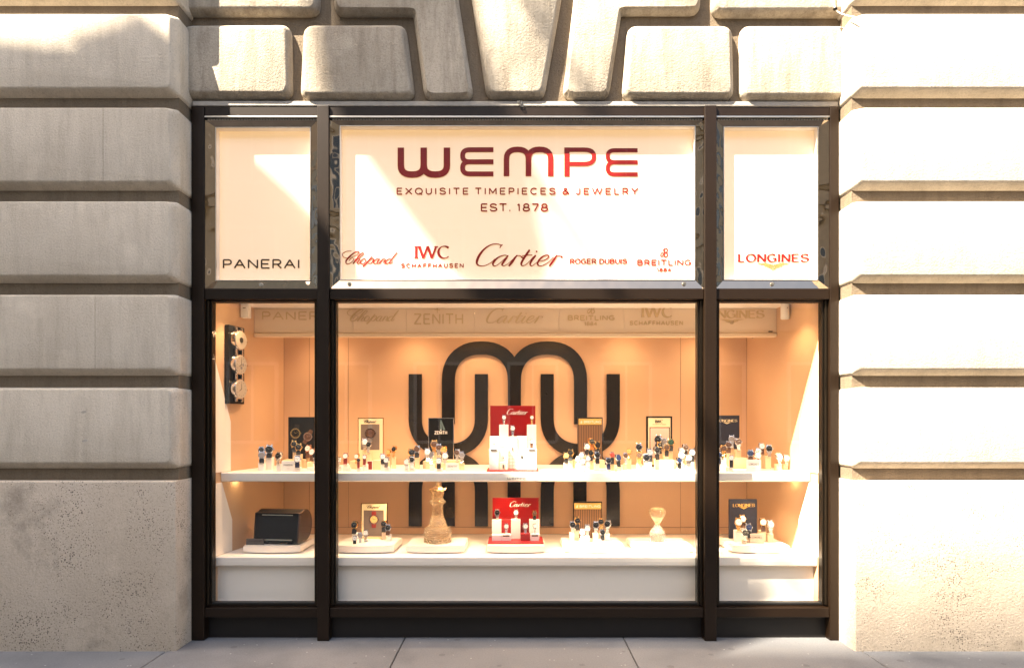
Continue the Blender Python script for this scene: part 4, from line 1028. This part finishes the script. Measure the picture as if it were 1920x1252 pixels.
# red displays
def red_display(org, sc, y0, floor, base, board, cols, fronts, ws, plates, logo, label, where):
    ox, oy = org
    def q(u, v): return ox + u / sc, oy + v / sc
    zf = floor(y0)
    t = thing('red_display_stand', label, 'display stand', (X(q(base[0], 0)[0] / 2 + q(base[1], 0)[0] / 2, y0), y0, Z(zf, y0)))
    bm = NB()
    zb = Z(floor(y0), y0)
    xb0, xb1 = X(q(base[0], 0)[0], y0 - .03), X(q(base[1], 0)[0], y0 - .03)
    box(bm, xb0, xb1, y0 - .03, y0 + .19, zb + .0005, zb + .008, .001); obj('base', bm, M['red_block'], t)
    yb = y0 + .16
    bm = NB(); a, c = q(board[0], board[1]); b, d = q(board[2], board[3]); pbox(bm, a, b, c, d, yb, yb + .012, .001); o = obj('back_board', bm, M['red_board'], t)
    bm = NB(); a, c = q(logo[0], logo[1]); b, d = q(logo[2], logo[3]); script(bm, 'Cartier', X(a, yb), X(b, yb), Z(c, yb), Z(d, yb), yb - .0015, .001, 1.15); obj('lettering', bm, M['white'], o)
    for (a, b, c, mat, yy) in cols:
        bm = NB(); a2, c2 = q(a, c); b2, _ = q(b, 0); y = y0 + yy; k = K * (DC + y) / DC
        box(bm, X(a2, y), X(b2, y), y, y + (b2 - a2) * k * .9, zb + .0085, Z(c2, y), .001, 1)
        obj('column', bm, M[mat], t)
    for (a, b, c, d, y) in plates:
        bm = NB(); a2, c2 = q(a, c); b2, d2 = q(b, d); pbox(bm, a2, b2, c2, d2, y0 + y, y0 + y + .003); obj('price_plate', bm, M['grey_plate'], t)
    srt = sorted(range(len(ws)), key=lambda i: (ws[i][0], ws[i][1]))
    for n, i in enumerate(srt):
        cx, cy, r, code, top, y = ws[i]; px, py = q(cx, cy)
        watch(px, py, y0 + y, r / sc, code, q(0, top)[1], f'{CW[code[1]]} watch, {DW[code[0]]} dial, {SW[code[2]]}, {ORD[n]} from left on {where}', 'watches on ' + where, yaw=random.uniform(-10, 25), tilt=-8)
quilt = stone
def quiltmat():
    m, t, b = new('quilted_panel'); c = t.nodes.new('ShaderNodeTexChecker'); c.inputs['Scale'].default_value = 70
    c.inputs[1].default_value = (.8, .74, .66, 1); c.inputs[2].default_value = (.62, .54, .44, 1)
    mp = t.nodes.new('ShaderNodeMapping'); mp.inputs['Rotation'].default_value = (0, rad(45), 0); tc = t.nodes.new('ShaderNodeTexCoord')
    t.links.new(tc.outputs['Object'], mp.inputs[0]); t.links.new(mp.outputs[0], c.inputs[0]); t.links.new(c.outputs[0], b.inputs['Base Color'])
    return m
M['quilt'] = quiltmat()
red_display((890, 750), 7.825, .24, fl_u, (175, 940), (228, 80, 890, 900),
  [(360, 495, 358, 'white', .11), (768, 903, 358, 'white', .11), (225, 358, 530, 'white', .08), (497, 626, 535, 'quilt', .06), (629, 765, 528, 'white', .07),
   (212, 352, 715, 'white', .0), (355, 492, 710, 'white', .03), (768, 910, 715, 'white', .0), (360, 486, 905, 'beige', -.012), (629, 765, 893, 'white', .02)],
  [], [(430, 255, 28, 'wsm', 356, .12), (840, 255, 26, 'wgm', 356, .12), (557, 412, 32, 'wsm', 532, .08), (285, 605, 30, 'wsm', 700, .04), (835, 608, 26, 'wrn', 700, .04), (422, 795, 26, 'wsm', 860, .0), (696, 795, 22, 'wsk', 870, .045)],
  [(235, 325, 722, 744, -.004), (795, 885, 722, 744, -.004), (410, 430, 945, 998, -.016), (548, 564, 690, 742, .056)], (470, 125, 780, 212), 'red display stand of white columns in the middle of the upper shelf', 'the upper red display')
red_display((900, 920), 9.63, .27, fl_t, (140, 1150), (225, 122, 1060, 860),
  [(215, 385, 525, 'white', .11), (390, 556, 522, 'red_block', .12), (560, 730, 522, 'white', .09), (890, 1073, 525, 'white', .11), (215, 385, 795, 'white', .03), (390, 560, 790, 'white', .03), (735, 905, 775, 'red_block', .03), (912, 1062, 780, 'white', .03)],
  [], [(312, 390, 46, 'ksm', 520, .12), (650, 390, 42, 'wsm', 520, .10), (985, 405, 40, 'ngk', 520, .12), (475, 638, 38, 'wsm', 765, .05), (820, 638, 42, 'wsm', 770, .05), (990, 632, 36, 'wsm', 770, .05)],
  [(415, 530, 797, 822, .026), (935, 1048, 795, 820, .026)], (535, 183, 920, 283), 'red display stand of white and red blocks on the middle tray', 'the lower red display')

# ------------------------------------------------------------------ sculptures and watch winder
y = .32; s_ = K * (DC + y) / DC; zb = ZTR
t = thing('chess_piece', 'amber crystal chess queen standing on the third tray', 'chess piece', (X(820.5, y), y, zb))
pf = [(26, 0), (27, 3), (26, 7), (24.5, 9), (26.5, 14), (27, 20), (24, 26), (19, 29), (18, 31), (15, 40), (12, 48), (11, 56), (10.5, 64), (11.5, 70), (15, 73), (15.5, 76), (12, 79), (10.5, 82), (11.5, 88), (13, 94), (16, 97)]
bm = NB(); pf = catmull(pf, 3); lathe(bm, [(r * s_ * .97, z * s_ * 1.0) for r, z in pf], n=20, jit=.0018)
obj('body', bm, M['crystal'], t, local=True)
bm = NB(); lathe(bm, [(r * s_, z * s_) for r, z in [(12, 96.5), (11, 99), (9, 102), (5, 104.5), (3, 105.5), (4.2, 108), (4, 111), (1.5, 112.5)]], n=18, jit=.0008)
for i in range(9):
    a = 2 * math.pi * i / 9
    cyl(bm, (math.cos(a) * 14.5 * s_, math.sin(a) * 14.5 * s_, 98.5 * s_), (math.cos(a) * .8, math.sin(a) * .8, 1), 2.2 * s_, 5 * s_, 6, .3 * s_)
obj('crown', bm, M['crystal'], t, local=True)
y = .33; s_ = K * (DC + y) / DC
t = thing('hourglass_sculpture', 'clear crystal hourglass sculpture with amber top on the sixth tray', 'sculpture', (X(1232.5, y), y, ZTR))
bm = NB(); lathe(bm, [(r * s_, z * s_) for r, z in catmull([(4, 31), (7, 38), (12, 45), (15.2, 52), (15.5, 57), (13, 61.5), (9, 63)], 3)], n=18, jit=.0014); obj('top_bulb', bm, M['crystal'], t, local=True)
m = crystal('clear_crystal', (1, .96, .90), .95, 0)
bm = NB(); lathe(bm, [(r * s_, z * s_) for r, z in [(11, 0), (14, 5), (15.5, 11), (14, 18), (9, 25), (4.5, 31), (4, 31.5)]], n=22, jit=.0010)
obj('bottom_bulb', bm, m, t, local=True)
bm = NB()
for i in range(16):
    c = (random.uniform(-20, 2) * s_, random.uniform(-16, 0) * s_, random.uniform(1, 3.0) * s_)
    cyl(bm, c, (random.uniform(-.5, .5), random.uniform(-.5, .5), 1), random.uniform(1.2, 2.6) * s_, 2 * s_, 6, .5 * s_)
obj('crystal_chips', bm, m, t, local=True)
# watch winder: a drum with a flat sloping glass front
y0 = .30
t = thing('watch_winder', 'black drum shaped watch winder with sloping window on the leftmost tray', 'watch winder', (X(528, y0), y0, ZTR))
R_ = .128
def section(n=20):
    pts = [(-.085, .012), (-.060, .205)]        # sloping front, bottom -> top (y, z)
    cy_, cz_ = .03, .118
    for i in range(n + 1):
        a = rad(118 - 225 * i / n); pts.append((cy_ + math.cos(a) * .105, cz_ + math.sin(a) * .105))
    return pts
def extr(bm, sec, xa, xb, mi=0):
    f = [bm.verts.new((xa, a, b)) for a, b in sec]; g = [bm.verts.new((xb, a, b)) for a, b in sec]
    bm.faces.new(f).material_index = mi; bm.faces.new(list(reversed(g))).material_index = mi
    for i in range(len(sec)): bm.faces.new([f[i], g[i], g[(i + 1) % len(sec)], f[(i + 1) % len(sec)]]).material_index = mi
lac = plain('black_lacquer', (.004, .004, .004), .14, 0, .3, var=0)
wd_ = .165
bm = NB(); extr(bm, section(), -wd_ + .01, wd_ - .01); obj('drum', bm, lac, t, smooth=30, local=True)
brn = plain('walnut_end', (.05, .025, .016), .25, coat=.5, var=.3, bs=12)
for sg in (-1, 1):
    bm = NB(); extr(bm, section(), sg * (wd_ - .0095), sg * wd_); obj('end_cap', bm, brn, t, smooth=30, local=True)
def front(bm, x0, x1, u0, u1, off, th):
    # a strip on the sloping front between fractions u0..u1
    def pt(u, o): return (-.085 + .025 * u - o, .012 + .193 * u + o * .12)
    v = [bm.verts.new((x, *pt(u, o))) for o in (off, off - th) for x, u in ((x0, u0), (x1, u0), (x1, u1), (x0, u1))]
    for f in ((0, 1, 2, 3), (7, 6, 5, 4), (0, 4, 5, 1), (1, 5, 6, 2), (2, 6, 7, 3), (3, 7, 4, 0)): bm.faces.new([v[i] for i in f])
bm = NB(); front(bm, -.125, .125, .14, .90, .002, .003); obj('window', bm, plain('winder_glass', (.006, .005, .005), .12, 0, .25, var=0), t, local=True)
bm = NB(); front(bm, -.135, .120, .08, .12, .006, .006); obj('handle_bar', bm, M['silver'], t, local=True)
bm = NB(); front(bm, -.11, .115, .925, .95, .005, .005); obj('handle_bar', bm, M['silver'], t, local=True)
bm = NB()
for sg in (-1, 1): box(bm, sg * .09 - .02, sg * .09 + .02, -.06, .08, 0.001, .02, .003)
obj('foot', bm, M['black'], t, local=True)
t.rotation_euler = (0, 0, rad(-7)); t.scale = (.86, .86, .90)

# wall clock board on the left side wall
yc = .27
ang = math.atan2(.18, 1)
t = thing('clock_board', 'black board with three round steel dials on the left side wall', 'clock', (wallx(yc, -1) + .003, yc, Z(757, yc)), None, (0, 0, 0))
t.rotation_euler = (0, 0, rad(90) - ang)
zz = Z(757, yc); hgt = (757 - 612) * K * (DC + yc) / DC
# local frame: x runs into the shop along the wall, -y faces the room centre
bm = NB(); box(bm, -.078, .078, -.028, 0, 0, hgt, .003); obj('board', bm, M['black'], t, local=True)
for i, cz in enumerate((.82, .505, .19)):
    bm = NB(); cyl(bm, (0, -.042, hgt * cz), (0, -1, 0), .064, .028, 32, .060, bev=.004)
    cyl(bm, (.070, -.042, hgt * cz), (1, 0, 0), .010, .014, 10)
    for b_ in (-1, 1):
        for a_ in (-1, 1): box(bm, a_ * .022, a_ * .036, -.050, -.028, hgt * cz + b_ * .054, hgt * cz + b_ * .076, .003)
    k_ = obj('dial_case', bm, M['steel'], t, smooth=35, local=True)
    bm = NB(); cyl(bm, (0, -.0575, hgt * cz), (0, -1, 0), .055, .003, 32)
    if i == 0: cyl(bm, (0, -.060, hgt * cz), (0, -1, 0), .017, .002, 20, mi=1)
    else:
        ribbon(bm, [(0, hgt * cz, .003), (.0, hgt * cz + .036, .0015)], -.0605, .001, mi=1); ribbon(bm, [(0, hgt * cz, .004), (-.022, hgt * cz - .012, .002)], -.061, .001, mi=1)
        for h_ in range(12): disc(bm, math.sin(rad(30 * h_)) * .042, hgt * cz + math.cos(rad(30 * h_)) * .042, .0022, -.0598, .0008, 6, 1)
        if i == 1: disc(bm, 0, hgt * cz - .02, .010, -.0596, .0006, 16, 2); disc(bm, .018, hgt * cz, .009, -.0596, .0006, 16, 2)
    d_ = obj('dial', bm, [plain('dial_cream', (.42, .36, .29), .3, var=0), M['ink'], M['d_grey']], k_, local=True)
# small white speaker / sensor units high on the side walls
for px, side, lb in ((452, -1, 'small white wall unit above the clock board in the left corner'), (1484, 1, 'small white cylindrical wall unit in the top right corner')):
    yy = .36; x = wallx(yy, side) - side * .03
    t = thing('wall_unit', lb, 'wall unit', (x, yy, Z(596, yy)))
    bm = NB()
    if side < 0: box(bm, x - .026, x + .022, yy - .02, yy + .03, Z(596, yy), Z(568, yy), .005)
    else: cyl(bm, (x, yy, Z(584, yy)), (0, 0, 1), .026, .095, 20, bev=.004)
    obj('housing', bm, M['white'], t, smooth=35)
    bm = NB(); box(bm, x - .004 + .006 * side, x + .006, yy - .0275 if side > 0 else yy - .0225, yy - .019, Z(579, yy), Z(577.6, yy)); obj('slot', bm, M['grey_plate'], t)

# ------------------------------------------------------------------ small fittings on the stone
t = thing('cable', 'thin white cable loop clipped to the stone at the top right corner', 'cable', (X(1567, -.03), -.06, Z(20, -.03)))
def tube(bm, pts, r, n=8):
    pts = [Vector(p) for p in pts]; pr = None
    for i, p in enumerate(pts):
        d = (pts[min(i + 1, len(pts) - 1)] - pts[max(i - 1, 0)]).normalized()
        u = d.orthogonal().normalized(); v = d.cross(u)
        cur = [bm.verts.new(p + (u * math.cos(2 * math.pi * k / n) + v * math.sin(2 * math.pi * k / n)) * r) for k in range(n)]
        if pr:
            # align rings
            best = min(range(n), key=lambda s0: sum((pr[k].co - cur[(k + s0) % n].co).length for k in range(n)))
            cur = cur[best:] + cur[:best]
            for k in range(n): bm.faces.new([pr[k], pr[(k + 1) % n], cur[(k + 1) % n], cur[k]])
        else: bm.faces.new(list(reversed(cur)))
        pr = cur
    bm.faces.new(pr)
bm = NB(); tube(bm, [tuple(P(a, b, -.05 - d)) for a, b, d in catmull([(1561, -60, 0), (1561, -10, 0), (1565, 14, .01), (1573, 24, .03), (1590, 30, .08), (1606, 33, .128)], 6)], .0028)
obj('wire', bm, M['white'], t, smooth=True)
bm = NB(); cyl(bm, tuple(P(1566, 17, -.07)), (1, 0, .3), .008, .014, 10); obj('clip', bm, M['black'], t)
t = thing('wire_loop', 'small dark wire loop hanging over the window head below the keystone', 'wire', tuple(P(975, 200, -.012)))
bm = NB(); tube(bm, [tuple(P(a, b, -.012)) for a, b in catmull([(976, 189), (971, 190), (971, 194), (976, 195), (979, 191), (976, 189), (972, 193), (974, 198), (979, 201), (981, 198), (977, 195)], 5)], .0016, 6)
obj('wire', bm, M['ink'], t, smooth=True)

# ------------------------------------------------------------------ unseen flags added above, outlines cut to shade the wall
def shade_flag(poly, x0, label):
    pts = []
    for a, b in poly:
        p = P(a, b, YF if a < 340 and b < 700 else YV); d = (p.x - x0) / -SUN.x
        pts.append((p.y + SUN.y * d, p.z + SUN.z * d))
    ymin = min(p[0] for p in pts); zt = max(p[1] for p in pts)
    t = thing('shade_flag', label, 'shade_flag', (x0, YF + .02, zt))
    bm = NB(); f = [bm.verts.new((x0, a, b)) for a, b in pts]; g = [bm.verts.new((x0 - .012, a, b)) for a, b in pts]
    bm.faces.new(f); bm.faces.new(list(reversed(g)))
    for i in range(len(pts)): bm.faces.new([f[i], g[i], g[(i + 1) % len(pts)], f[(i + 1) % len(pts)]])
    bmesh.ops.triangulate(bm, faces=bm.faces)
    obj('cloth', bm, M['cloth'], t)
    bm = NB(); tube(bm, [(x0, YF + .02, zt + .05), (x0, ymin - .2, zt + .05)], .035); obj('pole', bm, M['silver'], t)
shade_flag([(-500, 66), (0, 68), (60, 75), (110, 92), (160, 112), (200, 128), (150, 75), (85, 38), (130, 60), (160, 78), (245, 78), (222, 30), (250, 70), (285, 85), (330, 125), (345, 150), (420, 205), (505, 283), (585, 395), (690, 540), (760, 660), (800, 760), (850, 890), (1400, 940), (1400, 1430), (-500, 1430)], -6.3, 'large unseen pale cloth added left of the window, shaped to shade it')
shade_flag([(560, -200), (585, 0), (590, 60), (610, 180), (650, 235), (690, 290), (750, 372), (850, 505), (960, 650), (1045, 800), (1060, 790), (1040, 680), (1010, 520), (975, 330), (950, 200), (915, 80), (885, -30), (850, -200)], -7.2, 'second unseen pale cloth added farther left, shaped to shade the wall')

# ------------------------------------------------------------------ the far side of the street (seen in the chrome and glass)
far = thing('far_building', 'pale stone building with rows of windows across the street', 'building', (0, -17.6, 0))
bm = NB(); box(bm, -34, 34, -22, -17.6, 0, 13)
for zc in (4.2, 8.2, 12.7): box(bm, -34.1, 34.1, -17.6, -17.25, zc, zc + .3)
obj('wall', bm, M['far_stone'], far)
bm = NB(); box(bm, -46, -15, -30, -17.9, 13.01, 42.55); obj('shade_tower', bm, M['far_stone'], far)  # unseen block added, height set to shade the pavement and pier foot
bm = NB(); box(bm, -80, -34.2, -24, -17.7, 0, 24); box(bm, 34.2, 80, -24, -17.7, 0, 24); obj('wing', bm, M['far_stone'], far)
for fl_ in range(3):
    for i in range(-10, 11):
        xx = i * 3.1 + .6; z0 = (.6, 5.1, 9.2)[fl_]
        bm = NB(); box(bm, xx - .75, xx + .75, -17.59, -17.55, z0, z0 + 2.5)
        o = obj('window', bm, M['far_glass'], far)
        bm = NB()
        for q in ((-.85, -.75, -.05, 2.6), (.75, .85, -.05, 2.6), (-.75, .75, 2.5, 2.6), (-.75, .75, -.1, 0), (-.03, .03, 0, 2.5)): box(bm, xx + q[0], xx + q[1], -17.6, -17.48, z0 + q[2], z0 + q[3])
        obj('window_frame', bm, M['cream'], o)
for sg in (-1, 1):
    for i in range(11):
        for j in range(5):
            xx = sg * (37 + i * 3.6); z0 = 1.2 + j * 4.4
            bm = NB(); box(bm, xx - .9, xx + .9, -17.69, -17.6, z0, z0 + 2.7); o = obj('window', bm, M['far_glass'], far)
print('objects', len(bpy.data.objects))
